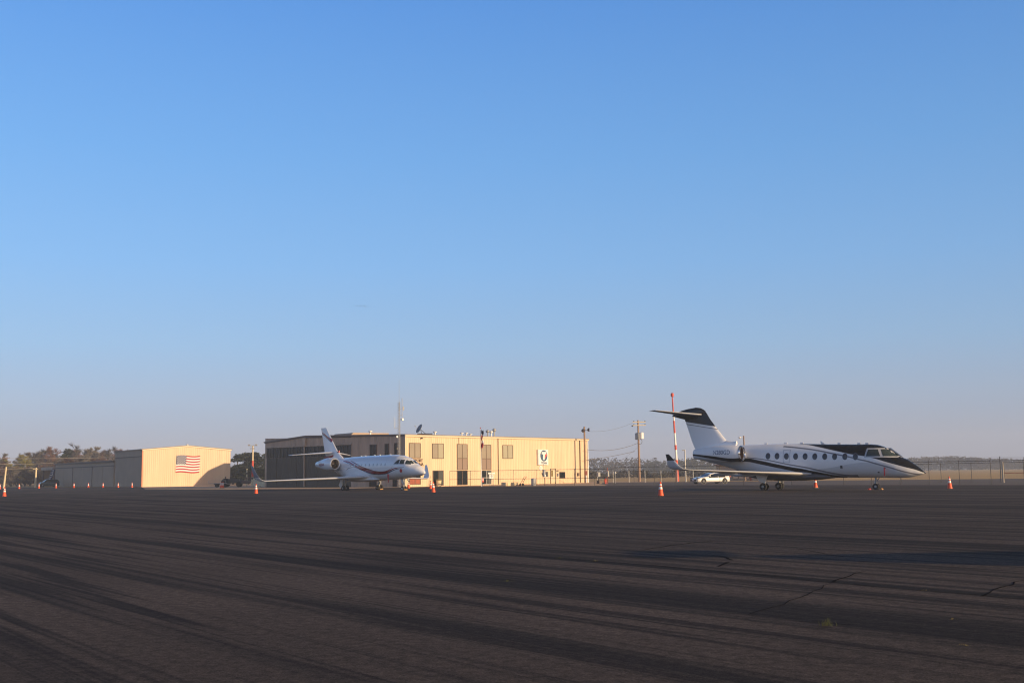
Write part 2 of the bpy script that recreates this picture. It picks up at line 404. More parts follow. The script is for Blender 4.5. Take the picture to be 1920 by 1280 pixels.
def livery(name, length, base, layers, rough=.22, coat=.7, spec=.35):
    """paint job in the aircraft's own side view; layers: (kind, curve points, width or None, colour)"""
    m = bpy.data.materials.new(name); m.use_nodes = True
    N, L = m.node_tree.nodes, m.node_tree.links; b = N['Principled BSDF']
    b.inputs['Roughness'].default_value = rough; b.inputs['Coat Weight'].default_value = coat; b.inputs['Coat Roughness'].default_value = .06; b.inputs['Specular IOR Level'].default_value = spec
    tc = N.new('ShaderNodeTexCoord'); sp = N.new('ShaderNodeSeparateXYZ'); L.new(tc.outputs['Object'], sp.inputs[0])
    X, Z = sp.outputs['X'], sp.outputs['Z']; xn = node_math(N, L, 'DIVIDE', X, length)
    def curve(pts):
        n = N.new('ShaderNodeFloatCurve'); c = n.mapping.curves[0]; pts = sorted(pts)
        c.points[0].location = (pts[0][0] / length, pts[0][1] / 8); c.points[1].location = (pts[-1][0] / length, pts[-1][1] / 8)
        for p in pts[1:-1]: c.points.new(p[0] / length, p[1] / 8)
        n.mapping.extend = 'HORIZONTAL'; n.mapping.update(); L.new(xn, n.inputs['Value'])
        return node_math(N, L, 'MULTIPLY', n.outputs[0], 8.0)
    def step(v, e=.012):
        n = N.new('ShaderNodeMapRange'); n.inputs[1].default_value = -e; n.inputs[2].default_value = e; L.new(v, n.inputs[0]); return n.outputs[0]
    col = None
    for kind, pts, wd, c in layers:
        d = node_math(N, L, 'SUBTRACT', Z, curve(pts))
        if kind == 'above': f = step(d)
        elif kind == 'below': f = step(node_math(N, L, 'MULTIPLY', d, -1.0))
        else:
            if isinstance(wd, list): wv = curve(wd)
            else: wv = wd
            f = step(node_math(N, L, 'SUBTRACT', wv, node_math(N, L, 'ABSOLUTE', d)))
        x0, x1 = min(p[0] for p in pts), max(p[0] for p in pts)
        f = node_math(N, L, 'MULTIPLY', f, step(node_math(N, L, 'SUBTRACT', X, x0)))
        f = node_math(N, L, 'MULTIPLY', f, step(node_math(N, L, 'SUBTRACT', x1, X)))
        col = mix_col(N, L, f, col if col is not None else base, c)
    L.new(col, b.inputs['Base Color'])
    return m
def wheel_unit(mb_t, mb_h, x, y, r, wd):
    mb_t.lathe([(-wd / 2, r * .55), (-wd / 2, r * .92), (-wd * .32, r), (wd * .32, r), (wd / 2, r * .92), (wd / 2, r * .55)], (x, y, r), 'y', 24)
    mb_h.lathe([(-wd / 2 - .012, .05), (-wd / 2 - .006, r * .3), (-wd / 2 + .012, r * .52), (wd / 2 - .012, r * .52), (wd / 2 + .006, r * .3), (wd / 2 + .012, .05)], (x, y, r), 'y', 20)
def gear(parent, x, y, r, wd, gap, ztop, lean=0, name='landing_gear', door=None, hub=None):
    leg = MB().tube((x + lean, y, ztop), (x, y, r), .075, .06, 12).tube((x - gap / 2 * 0, y - gap / 2 - wd / 2, r), (x, y + gap / 2 + wd / 2, r), .05, None, 10)
    leg.tube((x + lean + .32, y, ztop), (x + .04, y, r + .35), .035).box((x - .09, y, r + .22), (.05, .05, .34))
    leg.tube((x - .1, y + .03, ztop), (x - .03, y + .03, r + .1), .018, None, 6)
    g = obj(name, leg, M['galv'], parent, True)
    for sy in (-1, 1):
        t, h = MB(), MB(); wheel_unit(t, h, x, y + sy * gap / 2, r, wd)
        ty = obj('tyre', t, M['rubber'], g, True); obj('hub', h, hub or M['grey'], g, True)
    if door:
        d = MB().prism(door, lambda a, b, t: (a, t, b), y - .26 if y < 0 else y + .26, (y - .29) if y < 0 else (y + .29))
        obj('gear_door', d, door_mat, g)
    return g
def nacelle(parent, prof, c, mats_, lip, mat_in, spinner=True, face=.45, lipmat=None):
    out = MB().lathe(prof, c, 'x', 40, caps=False)
    n = obj('engine_nacelle', out, mats_, parent, True, 60)
    x0, rl = prof[0]
    l = MB().lathe([(x0 - .10, lip * 1.13), (x0 - .02, lip * 1.075), (x0 + .03, lip * 1.0), (x0, lip * .93), (x0 - .14, lip * .90)], c, 'x', 40, caps=False)
    obj('inlet_lip', l, lipmat or M['lip'], n, True, 80)
    d = MB().lathe([(x0 - .12, lip * .905), (x0 - face, lip * .86), (x0 - face - .01, .01)], c, 'x', 40, caps=False)
    obj('inlet_duct', d, mat_in, n, True, 40)
    f = MB()
    for k in range(22):
        a = 2 * math.pi * k / 22
        p = [(r, a + o_) for r, o_ in ((.16, -.06), (lip * .84, .02), (lip * .84, .16), (.16, .10))]
        f.add([(c[0] + x0 - face + .03 + (.05 if i in (1, 0) else 0), c[1] + q[0] * math.cos(q[1]), c[2] + q[0] * math.sin(q[1])) for i, q in enumerate(p)], [(0, 1, 2, 3)])
    f.lathe([(x0 - face, .17), (x0 - face + .16, .10), (x0 - face + .22, .01)], c, 'x', 16)
    obj('fan', f, M['fanmetal'], n, True, 40)
    e = MB().lathe([(prof[-1][0], prof[-1][1] * .96), (prof[-1][0] + .25, prof[-1][1] * .85), (prof[-1][0] + .26, .01)], c, 'x', 28, caps=False)
    obj('exhaust', e, M['darkmetal'], n, True, 40)
    return n
M['lip'] = mat('inlet_lip', (.90, .89, .87), .42, metal=.6)
M['ledge'] = mat('leading_edge', (.84, .83, .82), .35, coat=.3)
M['fanmetal'] = mat('fan_blades', (.16, .13, .11), .35, metal=.7)
M['duct'] = mat('inlet_duct', (.15, .105, .07), .5); M['duct_dark'] = mat('inlet_duct_dark', (.075, .04, .028), .5)
M['jetwhite'] = mat('jet_white', (.86, .86, .88), .22, coat=.7)
M['jetsilver'] = mat('jet_silver', (.46, .47, .50), .28, coat=.6)
M['wingskin'] = mat('wing_skin', (.55, .56, .59), .32, coat=.3)
M['wingwhite'] = mat('wing_white', (.84, .84, .86), .3, coat=.4)
M['winglet'] = mat('winglet_shaded', (.27, .29, .35), .4)  # shade painted into the near winglet; the far one stays white
M['porthole'] = mat('cabin_window', (.045, .035, .035), .12)
M['shade'] = mat('pane_reflection', (.50, .51, .56), .25)  # pale tone stands in for sky reflected in the cabin panes
M['cockpit'] = mat('cockpit_glass', (.035, .05, .05), .05)
M['greytext'] = mat('grey_lettering', (.27, .30, .38), .4)
M['redtext'] = mat('red_lettering', (.32, .012, .03), .4)
M['bellygrey'] = mat('belly_grey', (.10, .10, .11), .5)
def cordon(*a): pass

# ---- black and silver jet on the right
O1 = (13.238, 92.0, 0); PSI1 = -R(35)
jet = thing('business_jet', 'white and silver business jet with black cockpit top, black tail tip and dark stripes', 'jet', O1, PSI1)
B1 = Body([(1.75, 3.12, 2.78, .12), (1.95, 3.28, 2.60, .27), (2.4, 3.36, 2.45, .40), (3.2, 3.42, 2.20, .56), (4.15, 3.46, 1.98, .73), (5.2, 3.50, 1.68, .90),
           (6.0, 3.52, 1.45, 1.0), (7.7, 3.53, 1.10, 1.12), (9, 3.55, .98, 1.15), (11, 3.50, .93, 1.15), (13, 3.42, .90, 1.15), (15, 3.36, .89, 1.13),
           (15.7, 3.355, .89, 1.12), (16.2, 3.34, .885, 1.10), (16.7, 3.28, .88, 1.07), (17.1, 3.15, .87, 1.03), (17.4, 2.99, .86, .99), (17.8, 2.70, .85, .93),
           (18.1, 2.46, .85, .88), (18.5, 2.29, .86, .78), (18.87, 2.12, .88, .66), (19.1, 1.96, .92, .56), (19.55, 1.62, 1.02, .34), (19.8, 1.38, 1.10, .18), (19.97, 1.23, 1.16, .03)])
PSIV = PSI1
_h = Vector((math.cos(PSI1), math.sin(PSI1), 0)); _st = Vector((math.sin(PSI1), -math.cos(PSI1), 0))
def m1(x, y, lat=1.1):
    P = at_plane(x, y, Vector(O1) + _st * lat, _st); d = P - Vector(O1); return d.dot(_h), P.z
def r8(pts): return [m1(1400 + a / 8, 780 + b / 8) for a, b in pts]
def rn(pts): return [m1(1620 + a / 11.64, 820 + b / 11.64, .8) for a, b in pts]
def clean(p):
    p = sorted(p); o = [p[0]]
    for q in p[1:]:
        if q[0] > o[-1][0] + .12: o.append(q)
    return o
blk_top = clean([(10.2, 3.52)] + r8([(850, 425), (1050, 460), (1250, 503), (1400, 535), (1550, 567), (1700, 590)]) + rn([(60, 412), (300, 470), (500, 533), (700, 590), (900, 648), (1100, 705), (1290, 770)]) + [(20, 1.14)])
grey_up = clean(r8([(520, 452), (800, 478), (1050, 512), (1250, 552), (1500, 602), (1700, 650)]) + rn([(80, 510), (300, 575), (600, 660), (900, 752), (1200, 812)]) + [(20, 1.05)])
blk_low = clean([(2.45, 2.86)] + [m1(1160 + a / 5.818, 720 + b / 5.818) for a, b in [(1100, 800), (1300, 828)]] + r8([(0, 655), (200, 692), (450, 745), (700, 797), (850, 828), (1000, 872), (1150, 905), (1300, 925), (1460, 930)]))
grey_low = clean(r8([(0, 617), (300, 655), (600, 717), (900, 772), (1100, 818), (1300, 863), (1500, 893), (1640, 897)]))
WHT, SLV, BLK, GRY = (.88, .88, .89), (.68, .69, .71), (.010, .011, .014), (.20, .205, .235)
M['jet_livery'] = livery('black_silver_livery', 20.0, WHT, [
    ('below', [(0, 1.9), (7, 1.55), (10, 1.35), (13, 1.6), (16.2, 2.0), (20, 1.5)], None, SLV),
    ('below', blk_low, None, (.66, .67, .70)),
    ('band', grey_low, [(grey_low[0][0], .03), (grey_low[len(grey_low) // 2][0], .06), (grey_low[-1][0], .09)], GRY),
    ('band', blk_low, [(2.45, .05), (4.5, .105), (8, .145), (10.5, .15), (11.6, .20), (12.6, .25), (blk_low[-1][0], .12)], BLK),
    ('band', grey_up, .05, GRY), ('above', blk_top, None, BLK)], .32, .05, .16)
fus = obj('fuselage', B1.mesh(), M['jet_livery'], jet, True, 60)
bf = Body([(5.6, 1.62, 1.40, .5), (6.4, 1.5, 1.06, .95), (7.6, 1.5, .80, 1.22), (9, 1.45, .70, 1.32), (11, 1.35, .70, 1.30), (12.2, 1.25, .76, 1.12), (13.2, 1.1, .86, .7)], 2.4)
obj('belly_fairing', bf.mesh(.3), M['bellygrey'], jet, True, 60)
# cabin windows, dark with a thin grey rim
for k, (a, b_) in enumerate([(320, 597), (457, 597), (597, 600), (735, 602), (878, 602), (1023, 603), (1172, 604), (1320, 604), (1473, 604), (1630, 606)]):
    x, z = m1(1400 + a / 8, 780 + b_ / 8)
    for sg in (-1, 1):
        f = obj('cabin_window', B1.oval(MB(), x, z, .20, .255, .006, sg), M['greytext'], jet, True)
        obj('pane', B1.oval(MB(), x, z, .178, .232, .012, sg), M['porthole'], f, True)
# over-wing emergency exit outline
q = [m1(1400 + a / 8, 780 + b_ / 8) for a, b_ in ((570, 500), (658, 503), (637, 690), (550, 690))]
x0, x1, z1, z0 = 9.80, 10.32, 3.06, 2.10
ex = MB()
for a, b_ in (((x0, z0), (x1, z0)), ((x1, z0), (x1, z1)), ((x1, z1), (x0, z1)), ((x0, z1), (x0, z0))):
    t = .012
    if a[0] == b_[0]: B1.patch(ex, [(a[0] - t, a[1]), (a[0] + t, a[1]), (b_[0] + t, b_[1]), (b_[0] - t, b_[1])], 8, .008)
    else: B1.patch(ex, [(a[0], a[1] - t), (b_[0], b_[1] - t), (b_[0], b_[1] + t), (a[0], a[1] + t)], 8, .008)
obj('emergency_exit_outline', ex, M['greytext'], jet)
# cockpit glazing
for sg in (-1, 1):
    fr = MB()
    B1.patch(fr, [(15.98, 2.36), (18.5, 2.33), (17.63, 3.04), (16.12, 3.04)], 20, .010, sg)
    fo = obj('cockpit_window_frame', fr, M['jetsilver'], jet, True)
    obj('cockpit_pane', B1.patch(MB(), [(16.10, 2.45), (17.12, 2.44), (16.90, 2.95), (16.24, 2.95)], 12, .022, sg), M['cockpit'], fo, True)
    obj('cockpit_pane', B1.patch(MB(), [(17.30, 2.44), (18.33, 2.41), (17.58, 2.97), (17.08, 2.95)], 14, .022, sg), M['cockpit'], fo, True)
# fin, bullet fairing, dorsal intake
def finmat(name, z0, slope, x0, low, high, line):
    m = bpy.data.materials.new(name); m.use_nodes = True; N, L = m.node_tree.nodes, m.node_tree.links; b = N['Principled BSDF']
    b.inputs['Roughness'].default_value = .3; b.inputs['Coat Weight'].default_value = .1; b.inputs['Specular IOR Level'].default_value = .3
    tc = N.new('ShaderNodeTexCoord'); sp = N.new('ShaderNodeSeparateXYZ'); L.new(tc.outputs['Object'], sp.inputs[0])
    d = node_math(N, L, 'SUBTRACT', sp.outputs['Z'], node_math(N, L, 'MULTIPLY_ADD', node_math(N, L, 'SUBTRACT', sp.outputs['X'], x0), slope, z0))
    def st_(v, o):
        n = N.new('ShaderNodeMapRange'); n.inputs[1].default_value = o - .012; n.inputs[2].default_value = o + .012; L.new(v, n.inputs[0]); return n.outputs[0]
    c = mix_col(N, L, st_(d, -.22), low, line); c = mix_col(N, L, st_(d, -.17), c, low); c = mix_col(N, L, st_(d, 0), c, high)
    L.new(c, b.inputs['Base Color']); return m
M['fin1'] = finmat('fin_paint', 5.55, -.178, 1.15, (.87, .87, .88), BLK, GRY)
fin = MB().loft([airfoil((lx, 0, z), lx - tx, .09, (0, 1, 0)) for lx, tx, z in ((5.15, 1.95, 3.20), (4.62, 1.62, 4.0), (3.76, 1.28, 5.09), (3.33, 1.07, 5.67), (3.02, .9, 6.2), (2.8, 1.0, 6.45))])
fo = obj('tail_fin', fin, M['fin1'], jet, True, 50)
bl = Body([(-.05, 6.13, 6.02, .03), (.15, 6.24, 5.98, .09), (.8, 6.47, 5.80, .17), (1.3, 6.58, 5.68, .21), (2.1, 6.68, 5.75, .22), (2.5, 6.62, 5.9, .18), (2.75, 6.50, 6.05, .12), (2.93, 6.36, 6.12, .05)])
obj('tail_bullet', bl.mesh(.15), M['black'], jet, True, 60)
df = Body([(2.6, 3.5, 3.2, .14), (3.9, 3.85, 3.2, .15), (4.7, 3.92, 3.2, .15), (5.35, 3.83, 3.25, .13), (5.5, 3.80, 3.45, .12)])
obj('dorsal_intake', df.mesh(.2).lathe([(5.5, .15), (5.56, .16), (5.58, .13), (5.5, .11), (5.4, .01)], (0, 0, 3.72), 'x', 16), M['jetwhite'], jet, True, 50)
for sg in (1, -1):
    stb = [((2.72, 0, 6.08), 2.05, .09), ((2.55, .3 * -sg, 6.10), 1.9, .09), ((.25, 3.2 * -sg, 6.40), .78, .08), ((.12, 3.28 * -sg, 6.41), .55, .05)]
    wing(stb, 'tailplane', [M['black'], M['ledge']], jet)
# wings with winglets
for sg in (-1, 1):
    secs = [((12.3, 0, 1.12), 4.6, .085), ((11.85, 1.0, 1.20), 4.2, .085), ((9.7, 3.9, 1.35), 2.75, .07), ((5.86, 9.12, 1.63), 1.15, .075)]
    secs = [(s_[0], s_[1], s_[2], (0, 0, 1)) for s_ in secs] + [((5.46, 9.36, 1.72), 1.05, .09, (0, -.6, .8)), ((5.15, 9.50, 1.96), .92, .08, (0, -.9, .4)), ((4.86, 9.57, 2.32), .62, .08, (0, -.97, .2)), ((4.42, 9.63, 2.78), .26, .08, (0, -1, .1))]
    if sg < 0: secs = mirror(secs)
    wing(secs, 'wing', [M['wingskin'], M['ledge'], M['black']], jet, True, 6)
    for yy, xx, zz in ((3.2, 7.6, 1.28), (5.6, 7.1, 1.38)):
        fa = MB().lathe([(-1.2, .01), (-.9, .09), (-.2, .13), (.5, .10), (.9, .01)], (xx, yy * sg, zz - .12), 'x', 12)
        obj('flap_fairing', fa, M['wingskin'], jet, True)
for sg in (-1, 1):
    na = nacelle(jet, [(6.80, .545), (6.6, .60), (6.2, .645), (5.4, .665), (4.6, .62), (3.8, .53), (3.1, .43), (2.75, .38)], (0, sg * 1.85, 2.85), M['jet_livery'], .53, M['duct_dark'], lipmat=M['chrome'])
    obj('pylon', MB().loft([airfoil((6.1, sg * y, 2.95), 2.9, .09) for y in (.6, 1.4)]), M['jetwhite'], na, True)
NPROF = [(6.80, .545), (6.6, .60), (6.2, .645), (5.4, .665), (4.6, .62), (3.8, .53), (3.1, .43), (2.75, .38)]
def nac_side(x, z, prof, cy, cz, off):
    pr = sorted(prof); r = pr[0][1]
    for a, b_ in zip(pr[:-1], pr[1:]):
        if a[0] <= x <= b_[0]: r = a[1] + (b_[1] - a[1]) * (x - a[0]) / (b_[0] - a[0])
    return (x, cy - math.sqrt(max(0, r * r - (z - cz) ** 2)) - off, z)
obj('registration_lettering', text_mesh('N280GD', .46, lambda a, b_, c: nac_side(5.32 + a, 2.93 + b_, NPROF, -1.85, 2.85, .012 + c), .002, .84, bold=.012), M['greytext'], jet)
door_mat = M['jetwhite']
for yy in (-1.55, 1.55):
    gear(jet, 8.35, yy, .28, .19, .40, 1.15, 0, 'main_gear', [(8.55, .5), (8.75, 1.1), (7.75, 1.25), (8.0, .75)])
gear(jet, 16.42, 0, .235, .13, .26, 1.0, .02, 'nose_gear')
for x in (8.0, 9.6, 10.9, 13.8, 15.3, 15.9): obj('antenna', MB().box((x, 0, B1.at(x)[0] + .04), (.26, .05, .13)), M['jetwhite'], jet)
an = MB()
an.add([(12.45, -.012, 3.4), (12.75, -.012, 3.4), (12.44, -.012, 3.66), (12.34, -.012, 3.66), (12.45, .012, 3.4), (12.75, .012, 3.4), (12.44, .012, 3.66), (12.34, .012, 3.66)], [(0, 1, 2, 3), (7, 6, 5, 4), (0, 4, 5, 1), (1, 5, 6, 2), (2, 6, 7, 3), (3, 7, 4, 0)])
obj('antenna', an, M['jetwhite'], jet)
obj('air_probe', MB().tube(B1.side(17.35, 1.62), (17.5, -1.06, 1.55), .02), M['darkmetal'], jet)
obj('air_probe', MB().box(B1.side(16.9, 1.28), (.12, .06, .10)), M['darkmetal'], jet)
obj('static_port', MB().box(B1.side(14.25, 1.70), (.16, .05, .22)), M['darkmetal'], jet)
obj('remove_ribbon', MB().box((17.36, -.99, 1.32), (.07, .02, .62)), M['redcloth'], jet)
obj('tail_light', MB().lathe([(0, .07), (.04, .06), (.06, .01)], (19.96, 0, 1.21), 'x', 12), M['chrome'], jet, True)
# wheel chocks by the nose wheel
def jetpt(O, psi, x, y): return (O[0] + x * math.cos(psi) - y * math.sin(psi), O[1] + x * math.sin(psi) + y * math.cos(psi), 0)
def chock(name, label, p, rz, m, group):
    o = obj(name, MB().prism([(-.13, 0), (.13, 0), (.04, .15), (-.04, .15)], lambda a, b_, t: (a * .7, t * .6, b_ * .7), -.32, .32), m)
    o.location = p; o.rotation_euler = (0, 0, rz); return tag(o, label, 'chock', group)
chock('wheel_chock', 'orange chock ahead of the black and silver jet\'s nose wheel', jetpt(O1, PSI1, 16.84, -.12), PSI1, M['yellow'], 'wheel chocks')
chock('wheel_chock', 'orange chock behind the black and silver jet\'s nose wheel', jetpt(O1, PSI1, 15.95, -.12), PSI1, M['orange'], 'wheel chocks')

# ---- white jet with red curves on the left
O2 = (-21.925, 127.0, -.08); PSI2 = -R(50)
jb = thing('business_jet', 'white business jet with sweeping red stripes and winglets, nose towards the tan terminal corner', 'jet', O2, PSI2)
_h2 = Vector((math.cos(PSI2), math.sin(PSI2), 0)); _s2 = Vector((math.sin(PSI2), -math.cos(PSI2), 0))
def m2(x, y, lat=1.2):
    P = at_plane(x, y, Vector((O2[0], O2[1], 0)) + _s2 * lat, _s2); d = P - Vector(O2); return d.dot(_h2), P.z + .08
def z9(pts): return clean([m2(620 + a / 9.6, 820 + b_ / 9.6) for a, b_ in pts])
B2 = Body([(.9, 3.15, 2.85, .10), (2, 3.35, 2.62, .40), (3.5, 3.46, 2.15, .74), (5, 3.54, 1.65, 1.0), (6, 3.58, 1.36, 1.14), (7.2, 3.63, 1.18, 1.23), (10, 3.68, 1.10, 1.25), (13.4, 3.70, 1.10, 1.25),
           (15.3, 3.69, 1.15, 1.24), (16.5, 3.60, 1.24, 1.18), (17.4, 3.38, 1.31, 1.08), (18.07, 3.10, 1.35, .96), (18.77, 2.70, 1.41, .78), (19.4, 2.48, 1.48, .57), (19.85, 2.24, 1.55, .38), (20.15, 2.05, 1.62, .22), (20.38, 1.86, 1.72, .04)])
RED, DKR, NVY = (.30, .006, .014), (.20, .005, .01), (.015, .018, .06)
redA = z9([(190, 425), (300, 440), (400, 482), (500, 530), (600, 578), (700, 615), (800, 636), (900, 640), (1000, 622), (1060, 592), (1150, 552), (1280, 532)])
redB = z9([(330, 418), (400, 447), (480, 488), (560, 528), (650, 565), (750, 600), (850, 622), (950, 618), (1040, 585), (1105, 535)])
nav = z9([(240, 437), (400, 500), (500, 548), (600, 598), (700, 640), (800, 655), (900, 655), (1000, 640), (1080, 605), (1170, 568), (1260, 552)])
gry = z9([(285, 582), (350, 545), (430, 535), (500, 552), (600, 598), (690, 638)])
M['jet2'] = livery('red_curve_livery', 20.4, (.87, .87, .88), [
    ('band', gry, .035, (.22, .24, .27)), ('band', nav, [(nav[0][0], .02), (nav[len(nav) // 2][0], .07), (nav[-1][0], .015)], NVY),
    ('band', redB, [(redB[0][0], .02), (redB[len(redB) // 2][0], .10), (redB[-1][0], .01)], DKR),
    ('band', redA, [(redA[0][0], .05), (redA[len(redA) // 2][0], .085), (redA[-1][0], .012)], RED)], .22, .7)
obj('fuselage', B2.mesh(), M['jet2'], jb, True, 60)
bf = Body([(6, 1.75, 1.45, .5), (7, 1.65, 1.05, 1.15), (8.2, 1.6, .92, 1.38), (10.5, 1.55, .92, 1.36), (12, 1.4, 1.02, 1.05), (13, 1.3, 1.12, .5)], 2.4)
obj('belly_fairing', bf.mesh(.3), M['jetwhite'], jb, True, 60)
for k in range(10):
    for sg in (-1, 1): obj('cabin_window', B2.oval(MB(), 8.4 + .74 * k, 2.70, .10, .155, .008, sg), M['shade'], jb, True)
for sg in (-1, 1):
    for q in ([(16.48, 2.72), (17.26, 2.72), (17.18, 3.16), (16.92, 3.16)], [(17.36, 2.72), (17.96, 2.71), (17.70, 3.14), (17.28, 3.16)],
              [(18.10, 2.71), (18.66, 2.66), (18.22, 2.99), (17.86, 3.12)]):
        obj('cockpit_pane', B2.patch(MB(), q, 10, .012, sg), M['cockpit'], jb, True)
# two centre windscreens
for sg in (-1, 1):
    mbw = MB(); n = 8; vs = []
    for i in range(n + 1):
        for j in range(n + 1):
            x = 18.14 + .52 * i / n; zt, zb, wd = B2.at(x); yy = sg * (.06 + (.50 - .22 * i / n) * j / n); c_, h_ = (zt + zb) / 2, (zt - zb) / 2
            vs.append((x + .01, yy, c_ + h_ * max(0, 1 - abs(yy / wd) ** 2.15) ** (1 / 2.15) + .014))
    mbw.add(vs, [(i * (n + 1) + j, i * (n + 1) + j + 1, (i + 1) * (n + 1) + j + 1, (i + 1) * (n + 1) + j) for i in range(n) for j in range(n)])
    obj('windscreen', mbw, M['cockpit'], jb, True)
M['fin2'] = bpy.data.materials.get('fin2') or livery('fin_red_bands', 20.4, (.86, .86, .88), [
    ('band', [(.2, 6.5), (.8, 6.33), (1.4, 6.05), (2.6, 5.50)], [(.2, .03), (1.2, .10), (2.6, .17)], RED),
    ('band', [(.2, 6.36), (.8, 6.18), (1.4, 5.9), (2.4, 5.40)], .05, NVY)])
fin = MB().loft([airfoil((lx, 0, z), lx - tx, .10, (0, 1, 0)) for lx, tx, z in ((5.3, 1.4, 3.25), (4.9, 1.2, 3.6), (3.75, .9, 4.3), (2.9, .62, 5.2), (1.75, .25, 6.45), (1.22, .04, 7.02))])
obj('tail_fin', fin, M['fin2'], jb, True, 50)
rs = MB()
pts = [(1.2, 3.70), (1.8, 3.70), (2.5, 3.74), (3.0, 3.84), (3.4, 3.98), (3.75, 4.2), (4.05, 4.30)]
for a, b_ in zip(pts[:-1], pts[1:]):
    w_ = .10; q0_, q1_ = [.215 - .155 * max(0, min(1, (e_[0] - 2.6) / 1.3)) for e_ in (a, b_)]
    rs.add([(a[0], -q0_, a[1] - w_), (b_[0], -q1_, b_[1] - w_), (b_[0], -q1_, b_[1] + w_), (a[0], -q0_, a[1] + w_), (a[0], q0_, a[1] - w_), (b_[0], q1_, b_[1] - w_), (b_[0], q1_, b_[1] + w_), (a[0], q0_, a[1] + w_)],
           [(0, 1, 2, 3), (7, 6, 5, 4), (0, 4, 5, 1), (3, 2, 6, 7), (1, 5, 6, 2), (0, 3, 7, 4)])
obj('tail_stripe', rs, M['redtext'], jb)
for sg in (1, -1):
    wing([((3.45, 0, 4.22), 2.5, .10), ((3.1, .25 * -sg, 4.20), 2.25, .10), ((.32, 3.75 * -sg, 3.96), 1.05, .09), ((.15, 3.83 * -sg, 3.95), .7, .06)], 'tailplane', [M['wingwhite'], M['wingwhite']], jb)
for sg in (-1, 1):
    secs = [((12.2, 0, 1.36), 5.0, .085), ((11.7, 1.1, 1.46), 4.4, .085), ((9.6, 4.2, 1.34), 2.9, .09), ((6.12, 10.05, 1.16), 1.25, .10)]
    secs = [(s_[0], s_[1], s_[2], (0, 0, 1)) for s_ in secs] + [((5.92, 10.35, 1.27), 1.15, .09, (0, -.5, .85)), ((5.66, 10.55, 1.55), 1.0, .08, (0, -.88, .45)), ((5.25, 10.72, 2.1), .75, .08, (0, -.96, .25)), ((4.9, 10.83, 2.62), .5, .08, (0, -.98, .2)), ((4.83, 10.85, 2.74), .42, .05, (0, -.98, .2))]
    if sg > 0: secs = [((q_[0][0] + (.75 if k_ >= 3 else 0),) + q_[0][1:],) + q_[1:] for k_, q_ in enumerate(secs)]
    if sg < 0: secs = mirror(secs)
    wing(secs, 'wing', [M['wingwhite'], M['ledge'], M['winglet'] if sg < 0 else M['wingwhite']], jb, True, 5)
    bt = MB().add([(secs[4][0][0] - .1, sg * 10.37, 1.28), (secs[4][0][0] - .9, sg * 10.37, 1.28), (5.0, sg * 10.60, 1.60), (5.55, sg * 10.60, 1.58)], [(0, 1, 2, 3)])
N2 = [(6.45, .56), (6.25, .61), (5.9, .66), (5.2, .69), (4.5, .63), (3.8, .52), (3.1, .38), (2.7, .30)]
for sg in (-1, 1):
    na = nacelle(jb, N2, (0, sg * 1.95, 2.88), M['jetwhite'], .555, M['duct'], face=.6)
    obj('pylon', MB().loft([airfoil((5.9, sg * y, 2.95), 2.6, .09) for y in (.7, 1.5)]), M['jetwhite'], na, True)
obj('registration_lettering', text_mesh('N222NX', .40, lambda a, b_, c: nac_side(4.55 + a, 2.83 + b_, N2, -1.95, 2.88, .012 + c), .002, .95, bold=.008), M['redtext'], jb)
door_mat = M['jetwhite']
for yy in (-2.15, 2.15):
    gear(jb, 8.85, yy, .30, .2, .44, 1.25, 0, 'main_gear', [(8.7, .45), (8.35, .30), (8.0, .62), (8.4, 1.2), (8.75, 1.25)])
gear(jb, 16.65, 0, .25, .15, .3, 1.3, -.05, 'nose_gear', [(16.3, .7), (16.3, 1.35), (15.7, 1.35), (15.9, .8)], M['white'])
obj('taxi_light', MB().lathe([(-.08, .10), (0, .13), (.03, .11), (.04, .01)], (17.05, .3, 1.12), 'x', 16), M['dish'], jb, True)
obj('remove_cover', MB().box(B2.side(15.35, 1.65, .03), (.20, .05, .75)).box((15.35, -1.02, 1.1), (.10, .04, .5)), M['redcloth'], jb)
obj('probe_cover', MB().lathe([(-.05, .17), (.0, .20), (.03, .14)], B2.side(17.62, 2.05, .0), 'y', 14), M['redcloth'], jb)
for x in (8.6, 9.4, 11.2, 12.2, 14.2): obj('antenna', MB().box((x, 0, B2.at(x)[0] + .03), (.24, .05, .12)), M['jetwhite'], jb)
for x, y, nm in ((16.98, 0, 'white jet\'s nose wheel'), (9.22, 2.15, 'white jet\'s far main wheels')):
    p = jetpt(O2, PSI2, x, y); chock('wheel_chock', 'yellow chock in front of the ' + nm, (p[0], p[1], 0), PSI2, M['yellow'], 'wheel chocks')

# ---------------------------------------------------------------- buildings
def ribbed(mb, P0, ax, L, z0, ztop, nrm, pitch=.36, depth=.03, mi=0):
    """one wall of ribbed steel siding; ztop is a function of distance along the wall"""
    P0, ax, nrm = Vector(P0), Vector(ax), Vector(nrm); pts = []; s_ = 0
    while s_ < L:
        for ds, dd in ((0, 0), (pitch * .62, 0), (pitch * .72, depth), (pitch * .90, depth), (pitch, 0)):
            if s_ + ds <= L: pts.append((s_ + ds, dd))
        s_ += pitch
    pts.append((L, 0)); q = []
    for p in pts:
        if not q or p[0] > q[-1][0] + 1e-4: q.append(p)
    vs = []
    for s1_, dd in q:
        p = P0 + ax * s1_ + nrm * dd
        vs += [(p.x, p.y, z0), (p.x, p.y, ztop(s1_))]
    return mb.add(vs, [(2 * k, 2 * k + 2, 2 * k + 3, 2 * k + 1) for k in range(len(q) - 1)], mi)
def lerpf(pts):
    def f(s_):
        for a, b in zip(pts[:-1], pts[1:]):
            if s_ <= b[0]: return a[1] + (b[1] - a[1]) * max(0, (s_ - a[0])) / (b[0] - a[0])
        return pts[-1][1]
    return f
